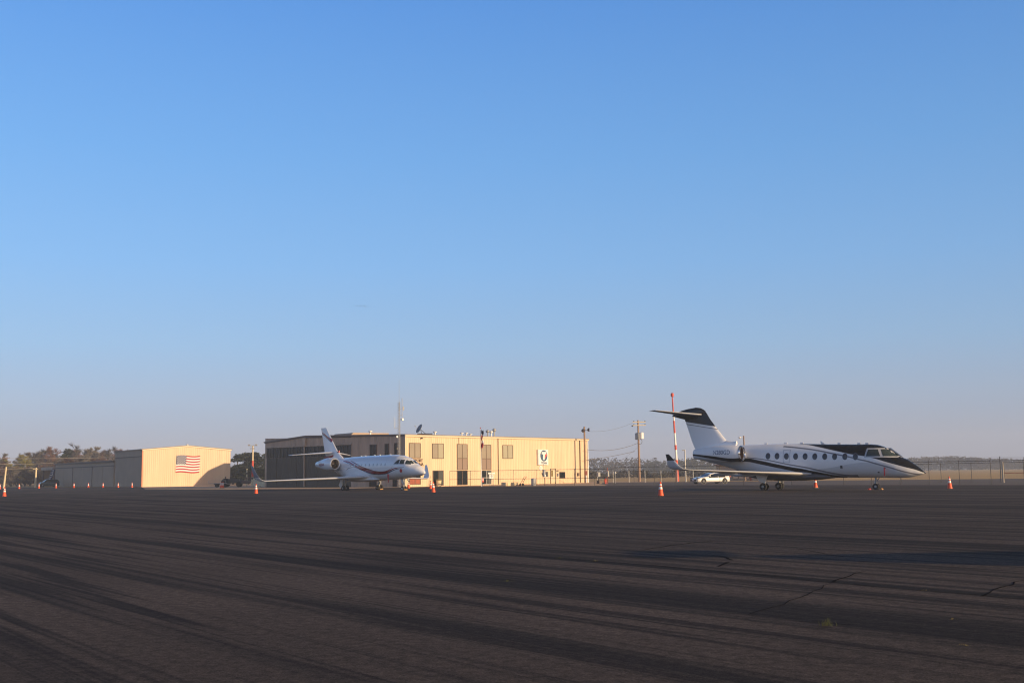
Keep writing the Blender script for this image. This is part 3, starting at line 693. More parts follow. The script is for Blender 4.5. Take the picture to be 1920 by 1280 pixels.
class Wall:                                   # a flat wall in its building's frame: point(s, z, out)
    def __init__(s, P0, ax, nrm): s.P0, s.ax, s.n = Vector(P0), Vector(ax), Vector(nrm)
    def p(s, a, z, o=0): v = s.P0 + s.ax * a + s.n * o; return (v.x, v.y, z)
    def slab(s, mb, a0, a1, z0, z1, o0, o1, mi=0):
        return mb.prism([(a0, z0), (a1, z0), (a1, z1), (a0, z1)], lambda a, z, t: s.p(a, z, t), o0, o1, mi)
def window(wall, parent, a0, a1, z0, z1, mull=(.5,), trans=(), frame=None, panes=None, name='window', t=.07, o=.04):
    mb = MB()
    wall.slab(mb, a0 - t, a1 + t, z1, z1 + t, o - .05, o + .06); wall.slab(mb, a0 - t, a1 + t, z0 - t, z0, o - .05, o + .06)
    wall.slab(mb, a0 - t, a0, z0, z1, o - .05, o + .06); wall.slab(mb, a1, a1 + t, z0, z1, o - .05, o + .06)
    xs = [a0] + [a0 + (a1 - a0) * m_ for m_ in mull] + [a1]; zs = [z0] + [z0 + (z1 - z0) * m_ for m_ in trans] + [z1]
    for x in xs[1:-1]: wall.slab(mb, x - .045, x + .045, z0, z1, o - .03, o + .05)
    for z in zs[1:-1]: wall.slab(mb, a0, a1, z - .045, z + .045, o - .035, o + .045)
    f = obj(name, mb, frame or M['bronze'], parent); k = 0
    for j in range(len(zs) - 1):
        for i in range(len(xs) - 1):
            m_ = panes[k % len(panes)] if panes else M['glassdark']; k += 1
            pb = MB(); wall.slab(pb, xs[i], xs[i + 1], zs[j], zs[j + 1], .051, o + .016 + .001 * k)
            obj('pane', pb, m_, f)
    return f

# ---- the terminal: tan two-storey front joined to a hangar with a big brown door
OT = Vector((-14.1, 145.0, 0)); RT = math.atan2(.755, .656)
UT, VT = Vector((.656, .755, 0)).normalized(), Vector((-.755, .656, 0)).normalized()
ter = thing('terminal_building', 'long tan metal terminal and hangar with two storeys of windows and a round sign', 'building', OT, RT)
LF, DP = 39.2, 29.8
WF = Wall((0, 0, 0), (1, 0, 0), (0, -1, 0)); WL = Wall((0, 0, 0), (0, 1, 0), (-1, 0, 0))
def ft(x, y):
    P = at_plane(x, y, OT, VT); d = P - OT; return d.dot(UT), P.z
def lt(x, y):
    P = at_plane(x, y, OT, UT); d = P - OT; return d.dot(VT), P.z
ZF, ZR, ZB, YR = 6.70, 7.17, 6.55, 20.2
prof = lerpf([(0, ZF), (YR, ZR), (DP, ZB)])
fw = MB(); ribbed(fw, (0, 0, 0), (1, 0, 0), LF, -.1, lambda s_: ZF, (0, -1, 0))
ribbed(fw, (LF, 0, 0), (0, 1, 0), DP, -.1, prof, (1, 0, 0)); ribbed(fw, (0, DP, 0), (1, 0, 0), LF, -.1, lambda s_: ZB, (0, 1, 0))
obj('wall', fw, M['siding'], ter)
D0, D1, ZD = 10.6, 29.3, 5.75
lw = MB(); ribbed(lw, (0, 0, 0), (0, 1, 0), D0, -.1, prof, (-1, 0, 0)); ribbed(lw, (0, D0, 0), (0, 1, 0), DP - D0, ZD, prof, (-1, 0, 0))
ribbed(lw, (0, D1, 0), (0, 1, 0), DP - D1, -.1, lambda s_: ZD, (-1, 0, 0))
o = obj('side_wall', lw, M['siding_shaded'], ter)
rf = MB(); e = .18
for y0, z0, y1, z1 in ((-e, ZF - .005, YR, ZR), (YR, ZR, DP + e, ZB - .01)):
    rf.prism([(y0, z0 + .02), (y1, z1 + .02), (y1, z1 + .12), (y0, z0 + .12)], lambda a, z, t: (t, a, z), -e, LF + e)
rfo = obj('roof', rf, M['roof'], ter)
tr = MB(); WF.slab(tr, -.12, LF + .12, ZF - .20, ZF + .012, .05, .22); tro = obj('gutter', tr, M['trim'], ter)
tr = MB()
for y0, y1 in ((0, YR), (YR, DP)):
    z0, z1 = prof(y0), prof(y1); tr.prism([(y0, z0 - .16), (y1, z1 - .16), (y1, z1 + .015), (y0, z0 + .015)], lambda a, z, t: (-t, a, z), .05, .16)
obj('fascia', tr, M['darktrim'], ter)
tr = MB(); WF.slab(tr, -.04, .14, 0, ZF - .2, .04, .10); obj('corner_trim', tr, M['trim'], ter)
tr = MB(); WF.slab(tr, LF - .14, LF + .04, 0, ZF - .2, .04, .10); obj('corner_trim', tr, M['white'], ter)
# brown sliding hangar door with its glazed band
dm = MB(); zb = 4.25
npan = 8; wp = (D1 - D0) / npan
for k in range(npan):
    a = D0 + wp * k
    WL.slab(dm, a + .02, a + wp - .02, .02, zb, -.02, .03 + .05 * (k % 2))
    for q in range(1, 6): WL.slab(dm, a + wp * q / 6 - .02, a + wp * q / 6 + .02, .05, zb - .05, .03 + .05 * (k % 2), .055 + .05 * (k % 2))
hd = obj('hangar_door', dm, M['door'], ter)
for k in range(npan):
    a = D0 + wp * k
    g_ = MB(); WL.slab(g_, a + .05, a + wp - .05, zb + .02, ZD - .05, -.02, .05); obj('glazed_panel', g_, M['glassdark'], hd)
bars = MB()
for k in range(npan * 3 + 1):
    a = D0 + (D1 - D0) * k / (npan * 3); WL.slab(bars, a - .05, a + .05, zb, ZD - .02, .05, .10)
obj('glazing_bars', bars, M['darkmetal'], hd)
tk = MB(); WL.slab(tk, D0 - .2, D1 + .2, ZD - .02, ZD + .12, .06, .18); obj('door_track', tk, M['siding_shaded'], ter)
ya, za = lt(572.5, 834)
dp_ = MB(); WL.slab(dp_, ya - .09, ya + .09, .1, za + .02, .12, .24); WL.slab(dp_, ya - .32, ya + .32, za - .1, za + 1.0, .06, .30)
obj('downpipe', dp_, M['siding_shaded'], ter)
# front windows
def wf(x0, x1, y0, y1, **k):
    xm = (x0 + x1) / 2; a0, a1 = ft(x0, (y0 + y1) / 2)[0], ft(x1, (y0 + y1) / 2)[0]; z1, z0 = ft(xm, y0)[1], ft(xm, y1)[1]
    return window(WF, ter, a0 + .07, a1 - .07, max(.08, z0) + .07, z1 - .07, **k)
BL, BP, GD = M['blind'], M['blind_pale'], M['glassdark']
wf(766.5, 788, 830, 858.5, panes=[BL, BL]); wf(810, 831.2, 831, 859.5, panes=[BL, BP])
M['glassgrey'] = mat('reflecting_glass', (.07, .075, .07), .08)
LOW = M['blind_low']; wf(856.5, 876, 832, 880.5, trans=(.44,), panes=[LOW, LOW, BL, BL]); wf(902, 920.3, 833.3, 880.5, trans=(.44,), panes=[LOW, LOW, BL, BL])
wf(942, 961, 834, 859.5, panes=[BP, BP])
wf(856.5, 876, 881.5, 910, name='entrance_door', mull=(.5,), trans=(), panes=[GD, GD])
wf(902, 920.3, 881.5, 909.5, name='entrance_door', mull=(.5,), trans=(.48,), frame=M['galv'], panes=[GD, M['glassgrey']])
wf(811, 831, 881.5, 912, name='entrance_door', mull=(.55,), panes=[GD, M['glassgrey']])
wf(767, 788, 880, 908, name='window', mull=(.5,), trans=(.40,), panes=[M['brick'], M['brick'], GD, GD])
wf(1048.5, 1059, 884.2, 896, name='window', mull=(), panes=[GD])
# personnel door with a slot of yellowish glass
a0, z1 = ft(1031.8, 879); a1, _ = ft(1040.6, 879); dd = MB(); WF.slab(dd, a0, a1, .15, z1, .03, .075); pd = obj('personnel_door', dd, M['trim'], ter)
dd = MB(); WF.slab(dd, a0 + .12, a0 + .48, 1.05, 1.95, .076, .085); obj('pane', dd, mat('amber_glass', (.16, .11, .02), .15), pd)
dd = MB()
WF.slab(dd, a0 - .08, a0, .0, z1 + .08, .036, .11); WF.slab(dd, a1, a1 + .08, .0, z1 + .08, .036, .11); WF.slab(dd, a0, a1, z1, z1 + .08, .036, .11)
obj('door_frame', dd, M['bronze'], pd)
# side windows of the office part
for x0, x1, y0, y1 in ((694, 706.5, 834, 854), (722, 729.5, 832.3, 852), (740, 745.5, 831, 851)):
    b0, b1 = lt(x1, 842)[0], lt(x0, 842)[0]; z1, z0 = lt((x0 + x1) / 2, y0)[1], lt((x0 + x1) / 2, y1)[1]
    window(WL, ter, b0 + .07, b1 - .07, z0, z1, mull=(.5,) if x1 < 710 else (), panes=[GD])
for x0, x1, y0 in ((693, 707, 893), (737, 745.5, 889)):
    b0, b1 = lt(x1, 900)[0], lt(x0, 900)[0]; z1 = lt((x0 + x1) / 2, y0)[1]
    window(WL, ter, b0 + .07, b1 - .07, .1, max(2.1, z1), mull=(), panes=[GD], name='side_door')
# downspouts, wall boxes, lamps
def strip(x, y0, y1, wd, m_, name, o1=.12):
    a, z1 = ft(x, y0); mb = MB(); WF.slab(mb, a - wd / 2, a + wd / 2, max(.05, ft(x, y1)[1]), z1, .04, o1); return obj(name, mb, m_, ter)
strip(933.2, 822.5, 908, .07, M['bronze'], 'downspout'); strip(1086, 824, 906, .12, M['bronze'], 'downspout', .16)
strip(859.8, 820, 832, .06, M['bronze'], 'conduit', .08)
strip(1045.2, 887, 892.5, .28, M['grey'], 'wall_box', .2); strip(1083, 886, 892, .32, M['darktrim'], 'wall_box', .22); strip(1044.2, 881.5, 883, .22, M['darkmetal'], 'wall_lamp', .26)
strip(789.2, 820, 822.5, .2, M['darkmetal'], 'wall_lamp', .3)
# lettering over the lower window: the jet's nose hides its beginning
a, z = ft(781, 863.2); obj('wall_lettering', text_mesh('AIRPORT', .55, lambda x, y, t: WF.p(a + x, z + y, .05 + t), .02, 1.0, bold=.012), M['bronze'], ter)
a, z = ft(783, 870.4); a2, z2 = a, z; obj('wall_lettering', text_mesh('MARINA', .55, lambda x, y, t: WF.p(a2 + x, z2 + y, .05 + t), .02, 1.0, bold=.012), M['bronze'], ter)
# the round-logo sign
sa0, sz1 = ft(1006.3, 842.5); sa1, sz0 = ft(1025.3, 871.3)
sg_ = thing('wall_sign', 'white sign board with a teal round logo and the word TITAN on the tan wall', 'sign', OT, RT)
mb = MB(); WF.slab(mb, sa0, sa1, sz0, sz1, .04, .30); obj('board', mb, M['white'], sg_)
cx, cz = (sa0 + sa1) / 2 + .12, sz0 + (sz1 - sz0) * .60; rr = (sa1 - sa0) * .36
mb = MB(); mb.prism([(cx + rr * math.cos(t * math.pi / 16), cz + rr * math.sin(t * math.pi / 16)) for t in range(32)], lambda a_, z_, t: WF.p(a_, z_, t), .301, .312)
dk = obj('logo_disc', mb, M['teal_logo'], sg_)
mb = MB(); mb.prism([(cx + .12, cz - rr * .62), (cx + .30, cz - rr * .50), (cx + rr * .92, cz + .12), (cx + rr * .80, cz + rr * .42), (cx + .2, cz + rr * .2)], lambda a_, z_, t: WF.p(a_, z_, t), .313, .318)
obj('logo_shading', mb, mat('logo_red', (.50, .10, .09), .5), dk)
mb = MB(); W_ = rr * .62
WFp = lambda a_, z_, t: WF.p(a_, z_, t)
mb.prism([(cx - W_, cz + rr * .28), (cx + W_, cz + rr * .28), (cx + W_ * 1.05, cz + rr * .68), (cx - W_ * .92, cz + rr * .68)], WFp, .319, .325)
mb.prism([(cx - rr * .28, cz - rr * .72), (cx + rr * .16, cz - rr * .72), (cx + rr * .26, cz + rr * .28), (cx - rr * .20, cz + rr * .28)], WFp, .319, .325)
obj('logo_letter', mb, M['white'], dk)
zt_ = sz0 + (sz1 - sz0) * .12
obj('lettering', text_mesh('TITAN', .42, lambda x, y, t: WF.p(cx + x, zt_ + y, .31 + t), .006, 1.12, bold=.016), M['teal_logo'], sg_)
# small round sign under it
a, z = ft(1013.3, 877.2)
rs_ = thing('round_sign', 'small round white sign under the teal logo board', 'sign', OT, RT)
mb = MB(); mb.prism([(a + .36 * math.cos(t * math.pi / 14), z + .36 * math.sin(t * math.pi / 14)) for t in range(28)], WFp, .05, .10); obj('disc', mb, M['white'], rs_)
obj('mark', MB().prism([(a - .06, z - .2), (a + .06, z - .2), (a + .06, z + .2), (a - .06, z + .2)], WFp, .101, .106), M['darkmetal'], rs_)
# roof equipment
dx, dz = ft(797, 812)
dish = thing('satellite_dish', 'grey satellite dish tilted on the terminal roof edge', 'dish', OT + UT * dx + VT * .9 + Vector((0, 0, ZF + .17)), 0)
dm_ = MB(); rings = []
axd = Vector((-.72, -.42, .46)).normalized(); e1 = axd.orthogonal().normalized(); e2 = axd.cross(e1)
for t in range(7):
    r_ = .64 * t / 6 + .01; c_ = Vector((-.05, 0, .72)) + axd * (.15 * (r_ / .64) ** 2)
    rings.append([tuple(c_ + e1 * (r_ * math.cos(k * math.pi / 14)) + e2 * (r_ * math.sin(k * math.pi / 14))) for k in range(28)])
back = [[tuple(Vector(p) - axd * .035) for p in r_] for r_ in rings][::-1]
dm_.loft(rings + back, False); obj('reflector', dm_, M['dish'], dish, True)
fd = Vector((-.05, 0, .72)) + axd * .8
obj('feed_arm', MB().tube(Vector((-.2, 0, .3)), fd, .015).tube(fd - axd * .06, fd + axd * .08, .05), M['grey'], dish)
obj('mount', MB().tube((-.0, 0, .66), (.8, .25, .02), .035).tube((.05, 0, .62), (.2, .0, 0), .035).box((.6, .1, .06), (2.0, .7, .12)), M['darkmetal'], dish)
for k, (x, y, h, m_) in enumerate(((827.5, 814.5, .55, 'white'), (877.5, 816, .5, 'white'), (886.3, 816, .5, 'white'), (894, 817, .35, 'white'), (926, 815, .95, 'grey'), (932.8, 815, .85, 'white'), (938.5, 814, 1.2, 'grey'), (653.5, 812, .6, 'white'))):
    a = ft(x, 817)[0]; yb = 1.2
    if x < 700: p = OT + VT * lt(685, 816)[0] + UT * .9; zr = prof(lt(685, 816)[0])
    else: p = OT + UT * (a + .03 * (x - 800) * 0) + VT * yb; zr = prof(yb)
    L_ = ['small white roof vent pipe above the second upper window', 'white roof vent pipe above the first tall window, left of a pair', 'white roof vent pipe just right of its twin above the first tall window', 'lowest white roof pipe, beside the flagpole top',
          'grey hooded roof vent, first of three beside the flagpole', 'white hooded roof vent, middle of three beside the flagpole', 'tall grey hooded roof vent, last of three beside the flagpole', 'white roof pipe above the terminal side wall, over the left jet'][k]
    v = thing('roof_vent', L_, 'vent', (p.x, p.y, zr + .10), 0, 'vents on the terminal roof')
    obj('pipe', MB().tube((0, 0, -.05), (0, 0, h * .7), .10, None, 12), M[m_], v, True)
    obj('hood', MB().lathe([(h * .6, .17), (h * .72, .27), (h * .88, .25), (h, .06)], (0, 0, 0), 'z', 16), M[m_], v, True)
# lattice mast at the terminal corner
mx_ = base_at(748.5, 141.5)
mast = thing('radio_mast', 'thin lattice radio mast with white antennas beside the terminal corner', 'mast', mx_, .5)
H = height_at(748.5, 752, 141.5); HT = height_at(748.5, 711, 141.5)
lg = MB(); r_ = .16; cs = [(r_ * math.cos(a), r_ * math.sin(a)) for a in (.3, .3 + 2.094, .3 + 4.189)]
for c_ in cs: lg.tube((*c_, 0), (*c_, H), .019, None, 6)
k = 0; z = .3
while z < H - .4:
    for i in range(3):
        a, b_ = cs[i], cs[(i + 1) % 3]; lg.tube((*a, z), (*b_, z + .4), .010, None, 5); lg.tube((*b_, z), (*a, z + .4), .010, None, 5)
    z += .4
obj('lattice', lg, M['galv'], mast)
obj('whip_antenna', MB().tube((0, 0, H - 1.2), (0, 0, HT), .022, .014, 8), M['grey'], mast)
obj('panel_antenna', MB().tube((.36, -.1, H - 2.0), (.36, -.1, H + .4), .035, None, 10).tube((0, 0, H - 1.0), (.36, -.1, H - 1.0), .02).tube((0, 0, H - 1.8), (.36, -.1, H - 1.8), .02), M['grey'], mast)
obj('panel_antenna', MB().box((.55, -.1, H - .9), (.12, .10, .5)).tube((.36, -.1, H - .9), (.52, -.1, H - .9), .02), M['grey'], mast)
obj('dish_antenna', MB().lathe([(-.08, .14), (0, .19), (.08, .02)], (.40, -.2, H - 2.3), 'y', 16).tube((.1, 0, H - 2.3), (.4, -.1, H - 2.3), .03), M['galv'], mast, True)
obj('side_antenna', MB().tube((0, 0, H - 3.4), (-.62, .1, H - 3.4), .018).tube((-.62, .1, H - 3.4), (-.66, .1, H - 2.0), .022).tube((-.5, .1, H - 3.1), (-.5, .1, H - 2.2), .012), M['galv'], mast)
obj('small_dish', MB().lathe([(-.05, .1), (0, .15), (.06, .02)], (-.32, -.1, H - 4.5), 'y', 14).tube((-.2, 0, H - 4.5), (-.32, 0, H - 4.5), .02), M['white'], mast, True)
obj('obstruction_lamp', MB().box((-.25, 0, H - 6.0), (.2, .12, .18)).box((.22, 0, H - 7.3), (.14, .12, .2)), M['darkmetal'], mast)

# ---- the gabled hangar with the flag
AZ2 = R(36); U2 = Vector((math.cos(AZ2), math.sin(AZ2), 0)); V2 = Vector((-math.sin(AZ2), math.cos(AZ2), 0))
OH = Vector((-68.1, 205.0, 0))
def gh(x, y): P = at_plane(x, y, OH, V2); d = P - OH; return d.dot(U2), P.z
def lh(x, y): P = at_plane(x, y, OH, U2); d = P - OH; return d.dot(V2), P.z
han = thing('hangar', 'tan gabled hangar with a large flag on its sunlit end wall', 'building', OH, AZ2)
WG = Wall((0, 0, 0), (1, 0, 0), (0, -1, 0)); WH = Wall((0, 0, 0), (0, 1, 0), (-1, 0, 0))
GL = gh(432, 870)[0]; GD_ = lh(215.5, 870)[0]; zE, zA = 6.80, 7.52
gp = lerpf([(0, zE), (GL / 2, zA), (GL, zE)])
mb = MB(); ribbed(mb, (0, 0, 0), (1, 0, 0), GL, -.3, gp, (0, -1, 0), .36); ribbed(mb, (GL, 0, 0), (0, 1, 0), GD_, -.3, lambda s_: zE, (1, 0, 0), .36)
mb.add([WG.p(0, -.3, -GD_), WG.p(GL, -.3, -GD_), WG.p(GL, zE, -GD_), WG.p(GL / 2, zA, -GD_), WG.p(0, zE, -GD_)], [(0, 1, 2, 3, 4)])
obj('wall', mb, M['siding_hangar'], han)
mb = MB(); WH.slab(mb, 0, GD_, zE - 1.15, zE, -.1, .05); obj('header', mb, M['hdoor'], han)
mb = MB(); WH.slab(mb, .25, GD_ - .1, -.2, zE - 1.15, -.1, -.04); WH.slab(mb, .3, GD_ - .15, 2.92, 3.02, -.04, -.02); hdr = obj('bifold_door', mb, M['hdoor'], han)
mb = MB(); WH.slab(mb, .1, GD_, zE - 1.30, zE - 1.15, -.06, .10); obj('door_lintel', mb, M['darktrim'], han)
mb = MB(); WH.slab(mb, 0, .22, -.2, zE - .05, .0, .14); obj('door_post', mb, M['darktrim'], han)
mb = MB(); WG.slab(mb, -.12, .10, -.2, zE - .1, .045, .10); obj('corner_trim', mb, mat('rust_trim', (.55, .20, .10), .6), han)
mb = MB()
for a0_, z0_, a1_, z1_ in ((-.3, zE - .02, GL / 2, zA), (GL / 2, zA, GL + .3, zE - .02)):
    mb.prism([(a0_, z0_ + .02), (a1_, z1_ + .02), (a1_, z1_ + .14), (a0_, z0_ + .14)], lambda a, z, t: (a, t, z), -.2, GD_ + .2)
obj('roof', mb, M['roof'], han)
mb = MB()
for a0_, z0_, a1_, z1_ in ((-.1, zE, GL / 2, zA), (GL / 2, zA, GL + .1, zE)):
    mb.prism([(a0_, z0_ - .18), (a1_, z1_ - .18), (a1_, z1_ + .018), (a0_, z0_ + .018)], lambda a, z, t: (a, -t, z), .05, .215)
obj('rake_trim', mb, M['trim'], han)
obj('ridge_vent', MB().lathe([(0, .22), (.18, .25), (.26, .02)], (GL / 2, .3, zA + .1), 'z', 16), M['white'], han, True)
# flag hung flat on the gable, rippling a little
fx0, fz1 = gh(331, 853.8); fx1, fz0 = gh(374.6, 885.6)
fl = thing('wall_flag', 'large stars and stripes flag hung flat on the hangar end wall', 'flag', OH, AZ2)
def ripple(a, z, o): t = (a - fx0) / (fx1 - fx0); return WG.p(a - .12 * (1 - (z - fz0) / (fz1 - fz0)), z + .10 * math.sin(t * 6.0 + .3), o)
hh = fz1 - fz0; ww = fx1 - fx0
def strip_mesh(mb, a0, a1, z0, z1, o, n=24):
    vs = []
    for i in range(n + 1):
        a = a0 + (a1 - a0) * i / n; vs += [ripple(a, z0, o), ripple(a, z1, o)]
    return mb.add(vs, [(2 * i, 2 * i + 2, 2 * i + 3, 2 * i + 1) for i in range(n)])
mb = MB(); strip_mesh(mb, fx0, fx1, fz0, fz1, .06); obj('white_field', mb, M['flagwhite'], fl)
mb = MB()
for k in range(13):
    if k % 2 == 0:
        z1 = fz1 - hh * k / 13; z0 = z1 - hh / 13; strip_mesh(mb, fx0 + (ww * .42 if k < 7 else 0), fx1, z0, z1, .066)
obj('red_stripes', mb, M['flagred'], fl)
mb = MB(); strip_mesh(mb, fx0, fx0 + ww * .42, fz1 - hh * 7 / 13, fz1, .068); obj('canton', mb, M['flagblue'], fl)
mb = MB(); cw, chh = ww * .42, hh * 7 / 13
for r in range(9):
    for c in range(6 if r % 2 == 0 else 5):
        cx_ = fx0 + cw * ((c + .5) / 6 if r % 2 == 0 else (c + 1) / 6); cz_ = fz1 - chh * (r + .5) / 9
        pts = []
        for k in range(10):
            a = math.pi / 2 + k * math.pi / 5; rr_ = (.115 if k % 2 == 0 else .045); pts.append(ripple(cx_ + rr_ * math.cos(a), cz_ + rr_ * math.sin(a), .074))
        mb.add(pts, [tuple(range(10))])
obj('stars', mb, M['flagwhite'], fl)
# ---- low row of hangars further along
OL = OH + V2 * (GD_ + .3)
low = thing('low_hangar', 'long low brown hangar row with flat doors beyond the gabled hangar', 'building', OL, AZ2)
LL = (lh(103.5, 890)[0]) - GD_ - .3; zL = 5.05; WLo = Wall((0, 0, 0), (0, 1, 0), (-1, 0, 0))
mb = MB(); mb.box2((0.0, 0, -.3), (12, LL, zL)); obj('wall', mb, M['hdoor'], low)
mb = MB(); mb.prism([(-.4, zL), (12.3, zL + .5), (12.3, zL + .62), (-.4, zL + .12)], lambda a, z, t: (a, t, z), -.1, LL + .25); obj('roof', mb, M['roof'], low)
mb = MB(); WLo.slab(mb, 0, LL, zL - .22, zL + .02, .0, .32); obj('fascia', mb, M['darktrim'], low)
mb = MB(); WLo.slab(mb, 0, LL, zL - 1.05, zL - .86, .005, .15); obj('door_lintel', mb, M['darktrim'], low)
for k in range(3):
    d0 = .35 + (LL - .5) / 3 * k; d1 = .2 + (LL - .5) / 3 * (k + 1)
    mb = MB(); WLo.slab(mb, d0, d1, -.2, zL - 1.06, .006, .05); WLo.slab(mb, d0, d1, 2.1, 2.2, .05, .075)
    for q in (.5,): WLo.slab(mb, d0 + (d1 - d0) * q - .05, d0 + (d1 - d0) * q + .05, -.2, zL - 1.06, .051, .078)
    obj('bifold_door', mb, M['hdoor'], low)
mb = MB()
for k in range(1, 3):
    d0 = .27 + (LL - .5) / 3 * k; WLo.slab(mb, d0 - .12, d0 + .12, -.2, zL - 1.05, .01, .12)
obj('door_posts', mb, M['darktrim'], low)
# ---- open-fronted shed at the far end of that row
OS = OL + V2 * (LL + .4)
shed = thing('open_shed', 'open fronted brown shed at the far end of the low hangars', 'shed', OS, AZ2)
obj('wall', MB().box2((.2, 0, -.3), (9, .3, 4.2)).box2((8.7, .3, -.3), (9, 11, 4.2)).box2((.2, 10.7, -.3), (9, 11, 4.2)), M['hdoor'], shed)
obj('roof', MB().prism([(-.4, 3.75), (9.3, 4.2), (9.3, 4.45), (-.4, 4.45)], lambda a, z, t: (a, t, z), -.1, 11.2), M['siding_shaded'], shed)
for yy in (.3, 10.7): obj('post', MB().box2((-.1, yy - .15, -.2), (.2, yy + .15, 3.8)), M['darktrim'], shed)# ---- unseen barn added behind the terminal, shaped to shadow the gabled hangar's end wall
def shadow_src(px, py, lam):                  # the point lam metres towards the sun from a point of the end wall
    P = at_plane(px, py, OH, V2); return P + S * (lam / math.hypot(S.x, S.y))
q0, q1, q2 = shadow_src(384, 909, 27), shadow_src(420, 868, 27), shadow_src(455, 868, 27)
hb = thing('shadow_barn', 'unseen barn with sloping sides, added behind the terminal to cast the shadow on the gabled hangar', 'barn', (q0.x, q0.y, 0), AZ2)
def loc_h(P): d = P - Vector((q0.x, q0.y, 0)); return d.dot(U2), P.z
(a0, z0), (a1, z1) = loc_h(q0), loc_h(q1)
LB = 13.0
shp = [(a0 - z0 * (a1 - a0) / (z1 - z0) * 1.0, 0), (a0 - .15, z0), (a0 + (a1 - a0) * .55, z0 + (z1 - z0) * .62), (a1, z1), (LB - 2.2, z1), (LB, 0)]
obj('shell', MB().prism(shp, lambda a, z, t: (a, t, z), -7, 0), M['hdoor'], hb)

# ---------------------------------------------------------------- traffic cones
def make_cone():
    t = thing('traffic_cone', 'x', 'cone')
    prof_ = lambda z: .185 - .148 * (z - .04) / .87
    obj('base', MB().box((0, 0, .02), (.36, .36, .04)), M['black'], t)
    obj('cone_body', MB().lathe([(.04, .185), (.06, .182), (.5, prof_(.5)), (.9, .037), (.914, .02)], (0, 0, 0), 'z', 24), M['orange'], t, True, 50)
    for z0, z1 in ((.44, .59), (.66, .76)):
        obj('reflective_band', MB().lathe([(z0, prof_(z0) + .003), (z1, prof_(z1) + .003)], (0, 0, 0), 'z', 24, caps=False), M['conewhite'], t, True)
    return t
cone0 = make_cone(); used = []
def cone(p, label, rz=0, scale=1.0):
    c = cone0 if not used else copy_tree(cone0); used.append(1)
    c.location = p; c.rotation_euler = (0, 0, rz); c['label'] = label; c['group'] = 'orange traffic cones on the apron'; c.scale = (scale,) * 3
cone(ground_at(1239, 930), 'orange traffic cone alone on the asphalt in front of the black winglet', .2)
cone(ground_at(8, 930.6), 'orange traffic cone nearest the left edge, larger than the row behind it', .5)
cone(ground_at(480, 925.6), 'orange traffic cone beside the left jet\'s upturned wing tip', .1)
cone(ground_at(812.5, 923), 'nearer orange cone of the pair in front of the terminal\'s open doorway', .8)
cone(base_at(807.6, 119), 'farther orange cone of the pair in front of the terminal\'s open doorway', .3)
cone(ground_at(1529.3, 914.2), 'orange traffic cone seen beneath the fuselage of the black and silver jet', .4)
cone(ground_at(1781, 916.2), 'orange traffic cone just beyond the black and silver jet\'s pointed nose', .15)
cone(base_at(766, 128), 'orange traffic cone right behind the left jet\'s nose wheel', .3)
row = [(0.5, 193, 'leftmost orange cone of the far row, cut by the picture edge'), (36.5, 196, 'orange cone in the far row standing alone between the two leftmost poles'), (73.5, 199, 'orange cone in the far row beside the dark green car'),
       (105.5, 200, 'orange cone in the far row at the far corner of the low hangars'), (139, 200, 'orange cone in the far row before the farthest door of the low hangars'), (166, 198, 'orange cone in the far row before the middle door of the low hangars'),
       (193.5, 196, 'orange cone in the far row before the nearest door of the low hangars'), (221.8, 194, 'orange cone in the far row at the far edge of the gabled hangar door'), (247.8, 192, 'orange cone in the far row before the middle of the gabled hangar door')]
for x, Y, l in row: cone(base_at(x, Y), l, .3)
cone(base_at(414.6, 163), 'left cone of the touching pair beside the dark tractor')
cone(base_at(418.2, 163), 'right cone of the touching pair beside the dark tractor')

# ---------------------------------------------------------------- chain link fences
def chainlink():
    m = bpy.data.materials.new('chain_link'); m.use_nodes = True; N, L = m.node_tree.nodes, m.node_tree.links
    b = N['Principled BSDF']; b.inputs['Base Color'].default_value = (.22, .21, .20, 1); b.inputs['Roughness'].default_value = .6
    uv = N.new('ShaderNodeTexCoord'); sp = N.new('ShaderNodeSeparateXYZ'); L.new(uv.outputs['Object'], sp.inputs[0])
    def tri(op):
        d = node_math(N, L, op, sp.outputs['X'], sp.outputs['Z']); f = node_math(N, L, 'FRACT', node_math(N, L, 'MULTIPLY', d, 10.0))
        return node_math(N, L, 'LESS_THAN', f, .022)
    a = node_math(N, L, 'MAXIMUM', tri('ADD'), tri('SUBTRACT')); L.new(a, b.inputs['Alpha']); return m
M['link'] = chainlink(); M['rail'] = mat('fence_rail', (.025, .024, .025), .7); M['post'] = mat('fence_post', (.07, .068, .066), .7)
